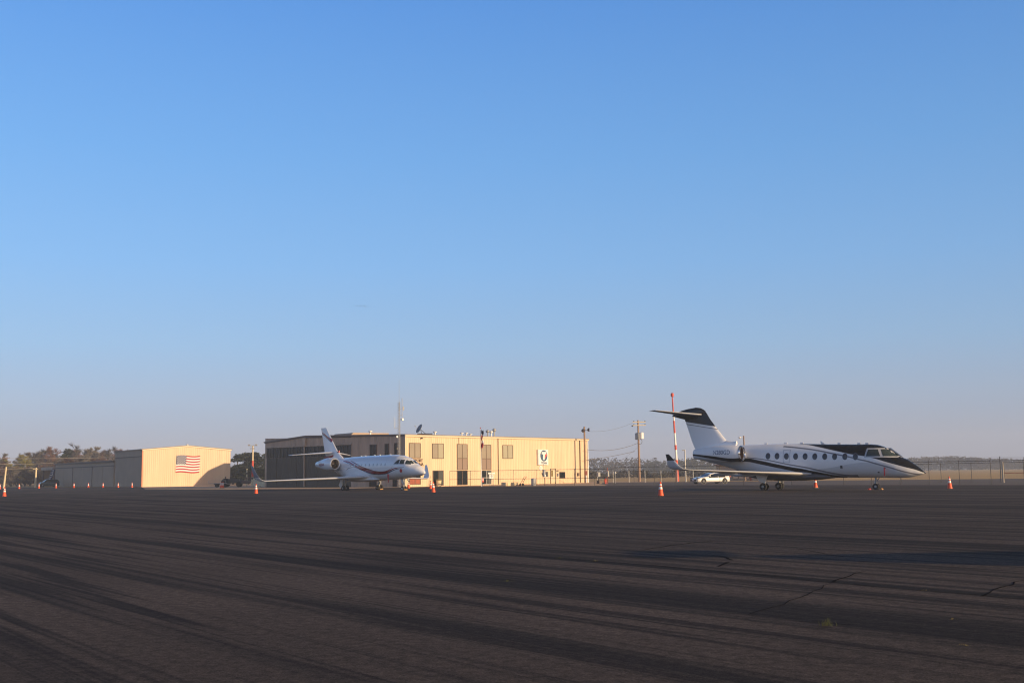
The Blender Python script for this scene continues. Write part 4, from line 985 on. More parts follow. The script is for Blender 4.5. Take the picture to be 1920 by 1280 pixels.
def fence(pts, H, spacing, label, rails=(1.0,), arms=True, m_post=None, link=True, group=None, r=.026):
    A = Vector(pts[0]); f = thing('chain_link_fence', label, 'fence', (A.x, A.y, 0), 0, group)
    m_post = m_post or M['post']
    for P, Q in zip(pts[:-1], pts[1:]):
        P, Q = Vector((*P, 0)) - Vector((A.x, A.y, 0)), Vector((*Q, 0)) - Vector((A.x, A.y, 0)); Ln = (Q - P).length; d = (Q - P).normalized(); ang = math.atan2(d.y, d.x)
        n = max(1, round(Ln / spacing))
        for q in rails:
            o_ = obj('rail', MB().tube((0, 0, H * q), (Ln, 0, H * q), .022, None, 8), M['rail'], f); o_.location = P; o_.rotation_euler = (0, 0, ang)
        if link:
            o_ = obj('mesh_panel', MB().add([(0, .05, .05), (Ln, .05, .05), (Ln, .05, H - .03), (0, .05, H - .03)], [(0, 1, 2, 3)]), M['link'], f); o_.location = P; o_.rotation_euler = (0, 0, ang)
        for k in range(n + 1):
            if k == n and Q != Vector((*pts[-1], 0)) - Vector((A.x, A.y, 0)): continue
            mb = MB().tube((0, 0, 0), (0, 0, H + .06), r, None, 10)
            if arms: mb.tube((0, 0, H), (0, .22, H + .30), .018, None, 6)
            o_ = obj('post', mb, m_post, f, True, 40); o_.location = P + d * (Ln * k / n); o_.rotation_euler = (0, 0, ang)
        if arms:
            mb = MB()
            for q in (.3, .65, 1.0): mb.tube((0, .22 * q, H + .30 * q), (Ln, .22 * q, H + .30 * q), .006, None, 4)
            o_ = obj('barbed_wire', mb, M['wire'], f); o_.location = P; o_.rotation_euler = (0, 0, ang)
    return f
fence([(-8.4, 147.0), (2.8, 139.5), (12.0, 133.5)], 1.95, 3.0, 'chain link fence with dark top rail running along the front of the terminal', (1.0, .45), arms=False)
fence([(12.0, 133.5), (24.5, 119.5), (36.5, 105.8), (44.0, 96.6), (56.0, 82.0), (66, 70)], 2.1, 3.05, 'barbed chain link fence behind the black and silver jet', (1.0,))
gate_p = [tuple(base_at(1120, 166).xy), tuple(base_at(1300, 164).xy)]
fence(gate_p, 1.65, 2.3, 'low chain link fence with pale posts before the field, left of the parked white car', (1.0,), arms=False, m_post=M['galv'], r=.05)
fb = [tuple(base_at(1690, 128).xy), tuple(base_at(1765, 121).xy), tuple(base_at(1884, 112).xy), tuple(base_at(2000, 104).xy)]
fence(fb, 2.0, 5.0, 'second chain link fence behind the first one, beyond the jet nose', (1.0,), arms=False)
gp_ = base_at(1881.5, 111.5)
gpost = thing('gate_post', 'thick pale gate post with a dark brace at the far right of the fences', 'post', gp_)
obj('post', MB().tube((0, 0, 0), (0, 0, 2.05), .09, None, 12), M['concrete'], gpost, True); obj('brace', MB().tube((-.25, 0, 0), (-.22, 0, 2.6), .045, None, 10), M['darkmetal'], gpost)
obj('rail', MB().tube((0, 0, .95), (5, -2.0, .95), .03), M['brick'], gpost)

# ---------------------------------------------------------------- poles
def pole(name, label, cat, x, Y, ytop, r0_, r1_, m, lean=0, group=None):
    p = base_at(x, Y); H_ = height_at(x, ytop, Y); t = thing(name, label, cat, p, 0, group)
    obj('shaft', MB().tube((0, 0, 0), (lean, 0, H_), r0_, r1_, 14), m, t, True); return t, H_
M['polewood'] = mat('pole_wood', (.34, .22, .15), .85, noise=.2, nscale=2)
M['palewood'] = mat('crossarm_wood', (.70, .58, .38), .8)
t, H = pole('utility_pole', 'brown wooden utility pole with two crossarms and a round transformer', 'utility pole', 1199.2, 180, 787.5, .20, .13, M['polewood'], 0)
UPOS = t.location.copy(); UH = H
for dz in (.30, .82):
    a = obj('crossarm', MB().box((.15, -.16, H - dz), (2.1, .10, .13), .0), M['palewood'], t)
    for q in (-.85, .95): obj('insulator', MB().lathe([(0, .05), (.08, .08), (.16, .05), (.2, .01)], (q + .15, -.16, H - dz + .065), 'z', 10), M['darkmetal'], a, True)
obj('insulator', MB().lathe([(-.12, .09), (0, .15), (.10, .08)], (-.95, -.16, H - .9), 'z', 12), M['darkmetal'], t, True)
tz = height_at(1197, 824, 180)
obj('transformer', MB().lathe([(0, .3), (.05, .36), (.95, .36), (1.05, .28), (1.1, .05)], (-.25, -.48, tz), 'z', 20), M['grey'], t, True, 40)
obj('transformer', MB().lathe([(0, .3), (.05, .36), (.95, .36), (1.05, .28), (1.1, .05)], (.45, -.30, tz + .1), 'z', 20), M['white'], t, True, 40)
obj('cable_loop', MB().path([(.2 + .34 * math.cos(a), -.2, tz - .3 + .42 * math.sin(a)) for a in [k * .45 - 2.4 for k in range(11)]], .03), M['wire'], t)
# red and white beacon pole
p = base_at(1270.8, 176); H = height_at(1265.5, 744, 176)
t = thing('beacon_pole', 'tall red and white banded beacon pole with a red lamp on top', 'pole', p)
bands = [903.5, 868, 848, 813, 797.5, 785.5, 760, 744]; lean = -.46
zs = [0] + [height_at(1268, y, 176) for y in (862, 843, 834, 811.5, 788.5, 771, 744)]
for k in range(len(zs) - 1):
    za, zb_ = zs[k], zs[k + 1]; r = lambda z: .23 - .13 * z / H
    obj('band', MB().tube((lean * za / H, 0, za), (lean * zb_ / H, 0, zb_), r(za), r(zb_), 16, caps=False), M['redpaint'] if k in (0, 2, 4, 6) else M['white'], t, True)
obj('lamp_head', MB().lathe([(0, .11), (.1, .25), (.55, .25), (.62, .17), (.66, .02)], (lean, 0, H), 'z', 16), M['redpaint'], t, True, 40)
# floodlight pole at the terminal's right corner
t, H = pole('light_pole', 'wooden light pole with two round floodlights at the terminal\'s right corner', 'light pole', 1097.6, 171.3, 799.5, .17, .13, M['polewood'])
p = t
for sx, zz in ((-.30, .62), (.62, .50)):
    c_ = (sx - .06, -.25, H - zz)
    a = obj('floodlight', MB().lathe([(-.12, .10), (0, .24), (.16, .30), (.20, .27)], c_, 'x', 18), M['darkmetal'], t, True, 50)
    obj('bracket', MB().tube((0, 0, H - zz - .05), (c_[0], c_[1] + .02, c_[2] - .02), .03), M['darkmetal'], a)
obj('meter_box', MB().box((.10, -.22, 1.5), (.34, .2, .6)), M['brick'], t); obj('sign_band', MB().box((.14, -.2, .55), (.16, .1, 1.1)), M['white'], t)
t, H = pole('light_pole', 'slim lamp pole just right of the red and white beacon pole', 'light pole', 1285.8, 166, 842.5, .11, .08, M['galv'])
obj('lamp_head', MB().box((-.22, 0, H - .1), (.42, .16, .14)), M['grey'], t)
t, H = pole('light_pole', 'short lamp pole showing above the black and silver jet\'s engine', 'light pole', 1397.5, 170, 816.5, .13, .10, M['wood'])
obj('lamp_head', MB().lathe([(-.1, .08), (0, .22), (.14, .16), (.16, .02)], (-.62, 0, H - .32), 'z', 14).tube((0, 0, H - .2), (-.6, 0, H - .22), .03), M['white'], t, True)
# pole with floodlight bar between the hangars
t, H = pole('light_pole', 'pale light pole with a crossbar of floodlights between the two hangars', 'light pole', 473.2, 190, 834.5, .19, .12, M['palewood'])
obj('crossbar', MB().box((0, -.1, H - .05), (1.5, .1, .1)).box((0, -.12, H - .55), (.8, .1, .14)), M['galv'], t)
for q in (-.6, .6): obj('floodlight', MB().box((q, -.2, H + .06), (.36, .22, .22)), M['grey'], t)
for k, z in enumerate((1.6, 3.3)): obj('marker_band', MB().lathe([(z, .195 - k * .02), (z + 1.0, .185 - k * .02)], (0, 0, 0), 'z', 14, caps=False), M['redpaint'], t, True)
t, H = pole('post', 'short pale post with a dark collar left of the floodlight pole', 'post', 462.6, 188, 878, .12, .09, M['palewood'])
obj('collar', MB().lathe([(H - .95, .12), (H - .9, .17), (H - .75, .17), (H - .7, .12)], (0, 0, 0), 'z', 12), M['black'], t, True)
obj('brace', MB().tube((-.75, .1, .1), (-.05, 0, H - 1.4), .05), M['palewood'], t)
t, H = pole('utility_pole', 'leaning bare utility pole nearest the left picture edge', 'utility pole', 7.5, 215, 875, .20, .14, M['palewood'], .32); UL = (t.location.copy(), H)
t, H = pole('utility_pole', 'pale utility pole with a small crossarm left of the dark green car', 'utility pole', 66.5, 222, 876.5, .20, .15, M['palewood'], .06); UM = (t.location.copy(), H)
obj('crossarm', MB().box((0, -.15, H - .25), (1.0, .1, .12)), M['palewood'], t)
# flagpole in front of the terminal
t, H = pole('flagpole', 'white flagpole before the terminal with its flag hanging limp', 'flagpole', 903.0, 138, 803.5, .05, .03, M['white'], -.08)
obj('finial', MB().lathe([(0, .03), (.06, .08), (.12, .06), (.16, .01)], (-.08, 0, H), 'z', 12), M['flagred'], t, True)
FP = t.location.copy()
fl2 = thing('limp_flag', 'stars and stripes flag hanging in folds on the white flagpole', 'flag', FP)
zt2, zb2 = height_at(901, 806, 138), height_at(902, 839, 138)
def fold(k0, k1, m, name, w0, ph):
    rings = []; n = 14
    for i in range(n + 1):
        z = zt2 - (zt2 - zb2) * (k0 + (k1 - k0) * i / n); u = (zt2 - z) / (zt2 - zb2); ring = []
        for j in range(9):
            q = j / 8; x = -.02 + (w0 + .14 * math.sin(u * 7 + ph)) * q + .05 * math.sin(q * 9 + ph); y = -.10 + .12 * math.sin(q * 11 + u * 3 + ph)
            ring.append((x, y, z + .10 * math.sin(q * 7)))
        rings.append(ring)
    obj(name, MB().loft(rings, False, closed=False), m, fl2, True)
fold(0, .22, M['flagblue'], 'canton', .20, .4); fold(.20, .32, M['flagwhite'], 'white_fold', .24, .8); fold(.30, .58, M['flagred'], 'red_fold', .30, 1.2); fold(.55, .78, M['flagwhite'], 'white_fold', .32, 2.0); fold(.74, 1, M['flagred'], 'lower_fold', .26, 2.6)

# ---------------------------------------------------------------- overhead wires
def wirething(label, pts, sag, r=.022, m=None):
    P = [Vector(p) for p in pts]; L_ = []
    for a, b_ in zip(P[:-1], P[1:]):
        for k in range(13):
            t_ = k / 12; q = a.lerp(b_, t_); q.z -= sag * 4 * t_ * (1 - t_); L_.append(q - P[0])
    o_ = obj('overhead_wire', MB().path(L_, r, 5), m or M['wire']); o_.location = P[0]; return tag(o_, label, 'wire', 'overhead wires')
T0 = Vector((11.4, 174.0, 0))
def uz(y): return height_at(1197, y, 180)
wirething('highest thin wire from the utility pole crossarm towards the terminal', [UPOS + Vector((-.9, -.1, UH - .4)), at_depth(1100, 808, 176)], .5, .015)
wirething('sagging wire from the utility pole below the transformers to the terminal corner', [UPOS + Vector((-.15, -.1, uz(830.5))), at_depth(1101, 842.5, 173)], .55, .03)
wirething('lowest sagging wire from the utility pole to the terminal wall', [UPOS + Vector((-.6, -.1, uz(845.5))), at_depth(1100, 862, 173)], .12, .03)
wirething('slack guy wire slanting down left from the utility pole', [UPOS + Vector((-.1, 0, uz(838))), at_depth(1150, 872, 172)], .1, .012)
wl = mat('pale_wire', (.45, .40, .34), .6)
for y0, y1, l in ((857.5, 857, 'pale wire running level across the bare trees to the hangar'), (868, 867.5, 'middle wire across the bare trees at the left'), (876.5, 877, 'lower wire between the two leftmost utility poles')):
    xe = 205 if y0 < 860 else (100 if y0 < 870 else 66)
    wirething(l, [at_depth(-30, y0 + 1, 225), at_depth(xe, y1, 225)], .15, .035, wl)

# ---------------------------------------------------------------- cars and equipment
def car(name, label, loc, rz, paint, L_, W_, roofprof, wheel_r=.33, glass=None):
    """roofprof: side outline above the sill, front of the car at +x"""
    t = thing(name, label, 'car', loc, rz)
    sill = .24
    low = [(-L_ / 2, .42), (-L_ / 2 + .05, sill), (L_ / 2 - .12, sill), (L_ / 2, .40)]
    out = low + roofprof
    xs = sorted(set([p[0] for p in out])); rings = []
    def top(x):
        pr = sorted([(L_ / 2, .40)] + roofprof + [(-L_ / 2, .42)])
        for a, b_ in zip(pr[:-1], pr[1:]):
            if a[0] <= x <= b_[0]: return a[1] + (b_[1] - a[1]) * (x - a[0]) / max(1e-6, b_[0] - a[0])
        return .4
    def belt(x): return max(p_[1] for p_ in roofprof) * .535 + .06 * (-(x) / L_)
    xx = [-L_ / 2 + L_ * k / 40 for k in range(41)]
    for x in xx:
        e = min(1, max(.0, (L_ / 2 - abs(x)) / .35)); w0 = W_ / 2 * (.80 + .20 * math.sqrt(e)); zt = top(x); zb = sill if abs(x) < L_ / 2 - .1 else .36
        bl = min(zt - .02, belt(x)); wt_ = w0 * (1 - .30 * max(0, zt - bl) / .6)
        ring = [(x, -w0 * .92, zb), (x, -w0, zb + .12), (x, -w0, bl - .12), (x, -w0 * .985, bl), (x, -wt_, zt - .04), (x, -wt_ * .86, zt), (x, wt_ * .86, zt), (x, wt_, zt - .04), (x, w0 * .985, bl), (x, w0, bl - .12), (x, w0, zb + .12), (x, w0 * .92, zb)]
        rings.append(ring)
    body = obj('body', MB().loft(rings), paint, t, True, 28)
    def skin(x, z, sy):
        e = min(1, max(.0, (L_ / 2 - abs(x)) / .35)); w0 = W_ / 2 * (.80 + .20 * math.sqrt(e)); zt = top(x); bl = min(zt - .02, belt(x)); wt_ = w0 * (1 - .30 * max(0, zt - bl) / .6)
        q = min(1, max(0, (z - bl) / max(.02, zt - .04 - bl))); return (x, sy * (w0 * .985 + (wt_ - w0 * .985) * q + .012), z)
    g = [p for p in roofprof if p[1] > 1.0]; gx0, gx1 = min(p[0] for p in g), max(p[0] for p in g)
    for sy in (-1, 1):
        for a, b_ in ((gx0 - .10, (gx0 + gx1) / 2 - .06), ((gx0 + gx1) / 2 + .0, gx1 + .38)):
            mb = MB(); n = 10; vs = []
            for k in range(n + 1):
                x = a + (b_ - a) * k / n; z0 = belt(x) + .05; z1 = max(z0 + .005, top(x) - .12); vs += [skin(x, z0, sy), skin(x, z1, sy)]
            mb.add(vs, [(2 * k, 2 * k + 2, 2 * k + 3, 2 * k + 1) for k in range(n)]); obj('side_window', mb, M['glassdark'], t)
    pr = sorted(roofprof); 
    def glass_strip(xa, xb, nm):
        mb = MB(); vs = []; n = 8
        for k in range(n + 1):
            x = xa + (xb - xa) * k / n; zt = top(x); bl = min(zt - .02, belt(x)); w0 = W_ / 2; wt_ = w0 * (1 - .30 * max(0, zt - bl) / .6) * .84
            vs += [(x, -wt_, zt + .012), (x, wt_, zt + .012)]
        mb.add(vs, [(2 * k, 2 * k + 2, 2 * k + 3, 2 * k + 1) for k in range(n)]); obj(nm, mb, M['glassdark'], t)
    glass_strip(gx1 + .08, gx1 + .78, 'windscreen'); glass_strip(gx0 - .75, gx0 - .1, 'rear_window')
    for x in (L_ / 2 - .92, -L_ / 2 + .85):
        for sy in (-1, 1):
            ar = MB().lathe([(-.02, wheel_r + .05), (.02, wheel_r + .05), (.02, .02)], (x, sy * (W_ / 2 - .02), wheel_r), 'y', 24); obj('wheel_arch', ar, M['black'], t)
            w_ = obj('wheel', MB().lathe([(-.11, wheel_r * .6), (-.11, wheel_r * .95), (-.08, wheel_r), (.08, wheel_r), (.11, wheel_r * .95), (.11, wheel_r * .6)], (x, sy * (W_ / 2 - .08), wheel_r), 'y', 24), M['rubber'], t, True)
            h = MB().lathe([(-.09, wheel_r * .62), (-.07, wheel_r * .2), (-.07, .01)], (0, 0, 0), 'y', 20) if sy < 0 else MB().lathe([(.09, wheel_r * .62), (.07, wheel_r * .2), (.07, .01)], (0, 0, 0), 'y', 20)
            for k in range(5):
                a = k * 2 * math.pi / 5; h.tube((0, sy * .10, 0), (wheel_r * .6 * math.cos(a), sy * .11, wheel_r * .6 * math.sin(a)), .03)
            h.v = [(q[0] + x, q[1] + sy * (W_ / 2 - .08), q[2] + wheel_r) for q in h.v]; obj('rim', h, M['grey'], w_, True)
    for sy in (-1, 1):
        obj('headlight', MB().box((L_ / 2 - .20, sy * W_ * .36, .66), (.22, .34, .13), -sy * .35), M['glassdark'], t)
        obj('tail_light', MB().box((-L_ / 2 + .06, sy * W_ * .36, .84), (.14, .36, .12), sy * .25), M['redpaint'], t)
        obj('mirror', MB().box((gx1 + .35, sy * (W_ / 2 + .08), .98), (.14, .20, .13)), paint, t)
    obj('grille', MB().box((L_ / 2 - .015, 0, .46), (.07, W_ * .66, .22)), M['black'], t); obj('number_plate', MB().box((L_ / 2 + .03, 0, .46), (.02, .32, .15)), M['conewhite'], t)
    return t
prof_fast = [(2.36, .60), (1.55, .80), (1.0, .88), (.30, 1.24), (-.2, 1.32), (-.75, 1.32), (-1.5, 1.19), (-2.0, 1.0), (-2.33, .90)]
car('parked_car', 'white fastback car parked beyond the fence under the right jet\'s wing', base_at(1331.5, 137.0), R(180 + 22), M['carwhite'], 4.75, 1.84, prof_fast)
prof_suv = [(2.3, .72), (1.45, 1.0), (1.1, 1.06), (.45, 1.58), (-.1, 1.68), (-1.4, 1.66), (-2.0, 1.5), (-2.25, 1.05)]
car('parked_car', 'dark green car parked in shade at the far end of the low hangars', base_at(90.5, 246) , R(180 + 34), M['teal'], 4.5, 1.85, prof_suv, .36)
# feather banner over that car
p = base_at(91, 252); bz = Vector((.9, .44, 0)).normalized()
fb_ = thing('feather_banner', 'dark blue feather banner with pale letters leaning over the dark green car', 'banner', p)
z1, z0 = height_at(91.5, 879.5, 252), 1.0
pl = []
for k in range(12): t_ = k / 11; pl.append((-.55 + 1.25 * t_, 0, .2 + (z1 - .1) * t_))
obj('banner_pole', MB().path(pl, .03), M['galv'], fb_)
mb = MB(); vs = []
for k in range(13):
    t_ = k / 12; z = z0 + (z1 - z0) * t_; xl = -.40 + 1.05 * t_; wd = .95 * (1 - .15 * t_); vs += [(xl, .04 + .06 * math.sin(k), z), (xl + wd, .04 + .06 * math.sin(k + 1), z)]
mb.add(vs, [(2 * k, 2 * k + 2, 2 * k + 3, 2 * k + 1) for k in range(12)]); cl = obj('banner_cloth', mb, M['navy'], fb_)
for k in range(7):
    t_ = .12 + k * .13; z = z0 + (z1 - z0) * t_; xl = -.22 + 1.05 * t_
    c_ = MB()
    if k in (0, 3, 4): c_.box((xl + .30, -.10, z + .1), (.56, .02, .09)).box((xl + .48, -.10, z - .04), (.10, .02, .22))
    else: c_.box((xl + .30, -.10, z + .1), (.42, .02, .07)).box((xl + .30, -.10, z - .06), (.40, .02, .07)).box((xl + .16, -.10, z + .02), (.09, .02, .11))
    obj('letter', c_, M['conewhite'], cl)
# tractor and trailer by the hangar
p = base_at(435, 178)
tr_ = thing('tractor', 'dark utility tractor with a tan sunshade parked beside the gabled hangar', 'tractor', p, R(8))
tb = MB().box((.1, 0, .95), (2.2, .7, .7)).box((1.25, 0, .8), (.5, .6, .5)).box((-.9, 0, .75), (1.0, 1.1, .4))
obj('body', tb, M['darkmetal'], tr_)
for x, r_ in ((-.95, .68), (1.15, .42)):
    for sy in (-1, 1): obj('wheel', MB().lathe([(-.18, r_ * .5), (-.18, r_ * .95), (-.1, r_), (.1, r_), (.18, r_ * .95), (.18, r_ * .5)], (x, sy * .75, r_), 'y', 22), M['rubber'], tr_, True)
obj('seat', MB().box((-.75, 0, 1.2), (.5, .5, .12)).box((-.98, 0, 1.45), (.1, .5, .45)), M['black'], tr_)
obj('steering_wheel', MB().tube((-.1, 0, 1.1), (-.35, 0, 1.5), .03).lathe([(0, .2), (.03, .2)], (-.36, 0, 1.5), 'z', 14), M['black'], tr_)
obj('canopy', MB().box((-1.9, -.1, 1.68), (1.7, 1.3, .10)).tube((-1.2, -.6, .7), (-1.2, -.6, 1.65), .03).tube((-1.2, .5, .7), (-1.2, .5, 1.65), .03).tube((-2.6, -.6, .7), (-2.6, -.6, 1.65), .03), M['paleplank'], tr_)
obj('implement', MB().box((2.2, 0, .75), (1.3, 1.4, .5)).box((2.2, 0, 1.2), (.2, .9, .7)).tube((-1.6, 0, .5), (-2.8, 0, .5), .08).box((2.9, .1, 1.35), (.9, .5, .35)), M['darktrim'], tr_)
p = base_at(408.5, 176)
fl_ = thing('flat_trailer', 'low pale framed trailer in the shadow left of the tractor', 'trailer', p, R(8))
obj('deck', MB().box((0, 0, .62), (2.6, 1.4, .08)), M['grey'], fl_); obj('frame', MB().tube((-1.3, -.7, .68), (-1.3, -.7, 1.05), .03).tube((1.3, -.7, .68), (1.3, -.7, 1.05), .03).tube((-1.3, -.7, 1.05), (1.3, -.7, 1.05), .03).tube((1.3, 0, .55), (2.1, 0, .5), .05), M['galv'], fl_)
for sy in (-1, 1): obj('wheel', MB().lathe([(-.1, .12), (-.1, .28), (.1, .28), (.1, .12)], (-.1, sy * .62, .28), 'y', 18), M['rubber'], fl_)
# timber fence piece between the hangars
a_, b_ = base_at(474.5, 176), base_at(500, 171)
tf = thing('timber_fence', 'sunlit timber board fence left of the terminal\'s hangar corner', 'fence', a_, math.atan2((b_ - a_).y, (b_ - a_).x)); Ln = (b_ - a_).length
nb = 7
for k in range(nb): obj('board', MB().box((Ln * (k + .5) / nb, 0, .62 + .10 * math.cos(k * 2.1)), (Ln / nb - .04, .05, 1.25 - .06 * k)), M['paleplank'], tf)
obj('rail', MB().box((Ln / 2, .06, .3), (Ln, .06, .1)), M['wood'], tf)
for k in range(3): obj('post', MB().box((Ln * k / 2, .12, .6), (.12, .12, 1.3)), M['wood'], tf)
# things along the terminal front
def small(name, label, cat, x, Y, group=None, rz=.7): return thing(name, label, cat, base_at(x, Y), rz, group)
t = small('crate', 'long pale timber crate on the ground in front of the terminal', 'crate', 955.5, 141)
obj('box', MB().box((0, 0, .24), (2.0, .9, .44)), M['paleplank'], t); obj('cleat', MB().box((-.8, -.47, .24), (.09, .04, .42)), M['wood'], t); obj('cleat', MB().box((.8, -.47, .24), (.09, .04, .42)), M['wood'], t)
t = small('hand_truck', 'rusty hand truck leaning back between the crate and the grey barrel', 'hand truck', 981, 141)
fr = MB()
for sy in (-.2, .2): fr.tube((-.35, sy, .2), (.38, sy, 1.15), .03)
for k in range(4): fr.tube((-.3 + .22 * k, -.2, .26 + .29 * k), (-.3 + .22 * k, .2, .26 + .29 * k), .02)
obj('frame', fr, M['brick'], t); obj('toe_plate', MB().box((-.5, 0, .1), (.35, .5, .03)), M['brick'], t)
for sy in (-.28, .28): obj('wheel', MB().lathe([(-.05, .05), (-.05, .15), (.05, .15), (.05, .05)], (-.25, sy, .15), 'y', 14), M['rubber'], t)
def barrel(label, x, Y, m1_, m2_):
    t = small('barrel', label, 'barrel', x, Y); obj('drum', MB().lathe([(0, .28), (.03, .30), (.3, .30), (.32, .315), (.34, .30), (.6, .30), (.62, .315), (.64, .30), (.86, .30), (.88, .28)], (0, 0, 0), 'z', 20), m1_, t, True, 30)
    obj('lid', MB().lathe([(.88, .29), (.93, .27), (.94, .02)], (0, 0, 0), 'z', 20), m2_, t, True); return t
barrel('grey metal barrel standing by the fence under the round logo sign', 1000.3, 139.2, M['grey'], M['galv'])
barrel('pale barrel against the terminal side wall, seen under the left jet', 731.5, 148, M['siding'], M['white'])
t = small('meter_bank', 'grey electric meters and boxes on a post below the round sign', 'meters', 1021.5, 142, None, .85)
obj('post', MB().tube((.0, 0, 0), (0, 0, 1.0), .05), M['darkmetal'], t)
obj('meter_box', MB().box((-.12, 0, 1.5), (.36, .22, .9)), M['grey'], t); obj('meter_box', MB().box((.34, 0, 1.4), (.34, .22, .62)), M['darkmetal'], t); obj('meter_dial', MB().lathe([(-.12, .02), (-.1, .12), (-.0, .14)], (-.12, -.1, 1.25), 'y', 14), M['white'], t, True)
obj('bracket', MB().tube((-.55, 0, 1.55), (-.3, 0, 1.15), .07), M['darkmetal'], t); obj('conduit', MB().tube((-.12, .05, 1.9), (-.12, .05, 2.7), .03), M['galv'], t)
# notice boards on the fence
a_ = at_depth(920.5, 886.9, 145.2)
t = thing('fence_notice', 'two pale notice boards on the fence before the right tall window', 'sign', (a_.x, 145.2, 0), .75)
zz = a_.z
obj('strip_board', MB().box((-.0, -.12, zz), (1.15, .03, .20)), M['white'], t); nb_ = obj('notice_board', MB().box((-.05, -.14, zz - .42), (.70, .03, .52)), M['white'], t)
obj('notice_text', MB().box((-.05, -.16, zz - .36), (.5, .012, .05)).box((-.05, -.16, zz - .50), (.4, .012, .04)).box((-.05, -.16, zz - .26), (.45, .012, .05)), M['greytext'], nb_)
obj('leg', MB().tube((-.3, -.1, 0), (-.3, -.1, zz), .025), M['galv'], t); obj('leg', MB().tube((.3, -.1, 0), (.3, -.1, zz), .025), M['galv'], t)
t = small('fire_extinguisher', 'red fire extinguisher box at the foot of the white flagpole', 'extinguisher', 904.8, 143.5)
obj('cabinet', MB().box((0, 0, .75), (.26, .2, .5)), M['redpaint'], t); obj('stand', MB().tube((0, 0, 0), (0, 0, .5), .04), M['darkmetal'], t); obj('label_plate', MB().box((0, -.105, .8), (.14, .012, .2)), M['white'], t)
t = small('planter', 'pale stone planter beside the terminal\'s dark open doorway', 'planter', 822.5, 149)
obj('pot', MB().lathe([(0, .30), (.7, .36), (.76, .38), (.76, .31), (.62, .28), (.6, .01)], (0, 0, 0), 'z', 16), M['paleplank'], t, True, 30)
gm_ = MB()
for k in range(50):
    a = rnd.uniform(0, 6.28); r_ = rnd.uniform(.02, .3); gm_.add([(r_ * math.cos(a) - .04, r_ * math.sin(a), .6), (r_ * math.cos(a) + .04, r_ * math.sin(a), .6), (1.5 * r_ * math.cos(a), 1.5 * r_ * math.sin(a), rnd.uniform(.8, 1.05))], [(0, 1, 2)])
M['dryleaf'] = mat('dry_leaves', (.22, .16, .07), .9); obj('foliage', gm_, M['dryleaf'], t)
# little things past the fence on the right of the terminal
t = small('hydrant', 'red hydrant beside a post past the terminal\'s right end', 'hydrant', 1135, 152)
obj('barrel', MB().lathe([(0, .16), (.05, .13), (.5, .13), (.56, .17), (.62, .13), (.74, .02)], (0, 0, 0), 'z', 14), M['redpaint'], t, True, 30); obj('cap', MB().tube((-.2, 0, .4), (.2, 0, .4), .06), M['redpaint'], t)
t = small('fuel_post', 'post with a pale box and red foot right of the terminal', 'post', 1139, 151)
obj('shaft', MB().tube((0, 0, 0), (0, 0, height_at(1138.5, 876, 151)), .06), M['brick'], t); obj('box', MB().box((.03, -.1, 1.35), (.24, .2, .75)), M['grey'], t)
t = small('dark_box', 'small dark utility box on the grass right of the terminal', 'box', 1124, 152)
obj('box', MB().box((0, 0, .24), (.6, .45, .42)), M['darktrim'], t); obj('lid', MB().box((0, 0, .47), (.64, .49, .05)), M['darkmetal'], t)
t = small('grey_cabinet', 'grey cabinet on a stand behind the fence right of the terminal', 'cabinet', 1122.5, 160)
obj('cabinet', MB().box((0, 0, 1.25), (.42, .3, .65)), M['grey'], t); obj('stand', MB().tube((0, 0, 0), (0, 0, .95), .05), M['darkmetal'], t)
t = small('globe_lamp', 'small white globe lamp on a thin stem past the fence', 'lamp', 1154, 158)
obj('globe', MB().lathe([(-.13, .01), (-.09, .10), (0, .14), (.09, .10), (.13, .01)], (0, 0, height_at(1154, 886, 158)), 'z', 16), M['white'], t, True, 60); obj('stem', MB().tube((0, 0, 0), (0, 0, height_at(1154, 886, 158) - .12), .03), M['galv'], t)
# low beige shed beyond the white car
a_ = base_at(1344, 176); b_ = base_at(1447, 170); rz = math.atan2((b_ - a_).y, (b_ - a_).x); Ln = (b_ - a_).length; hz = height_at(1350, 872, 176)
sh = thing('beige_shed', 'low beige shed with a brown roof edge behind the white car', 'shed', a_, rz)
ws_ = Wall((0, 0, 0), (1, 0, 0), (0, -1, 0)); mb = MB(); ribbed(mb, (0, 0, 0), (1, 0, 0), Ln, -.1, lambda s_: hz, (0, -1, 0), .4); mb.box2((0.0, .05, -.1), (Ln, 5, hz)); obj('wall', mb, mat('beige_wall', (.36, .30, .235), .7, noise=.06), sh)
obj('roof', MB().prism([(-.4, hz - .06), (5.3, hz + .35), (5.3, hz + .48), (-.4, hz + .12)], lambda a, z, t: (t, a, z), -.25, Ln + .25), mat('brown_roof', (.30, .19, .13), .6), sh)
for k, (u0_, u1_) in enumerate(((.31, .40), (.42, .54), (.56, .60))): window(ws_, sh, Ln * u0_, Ln * u1_, .35, 1.35, mull=(), panes=[M['siding']], name='shutter', frame=M['wood'])
obj('door', MB().box2((Ln * .615, -.1, 0), (Ln * .645, -.02, 1.9)), M['brick'], sh)

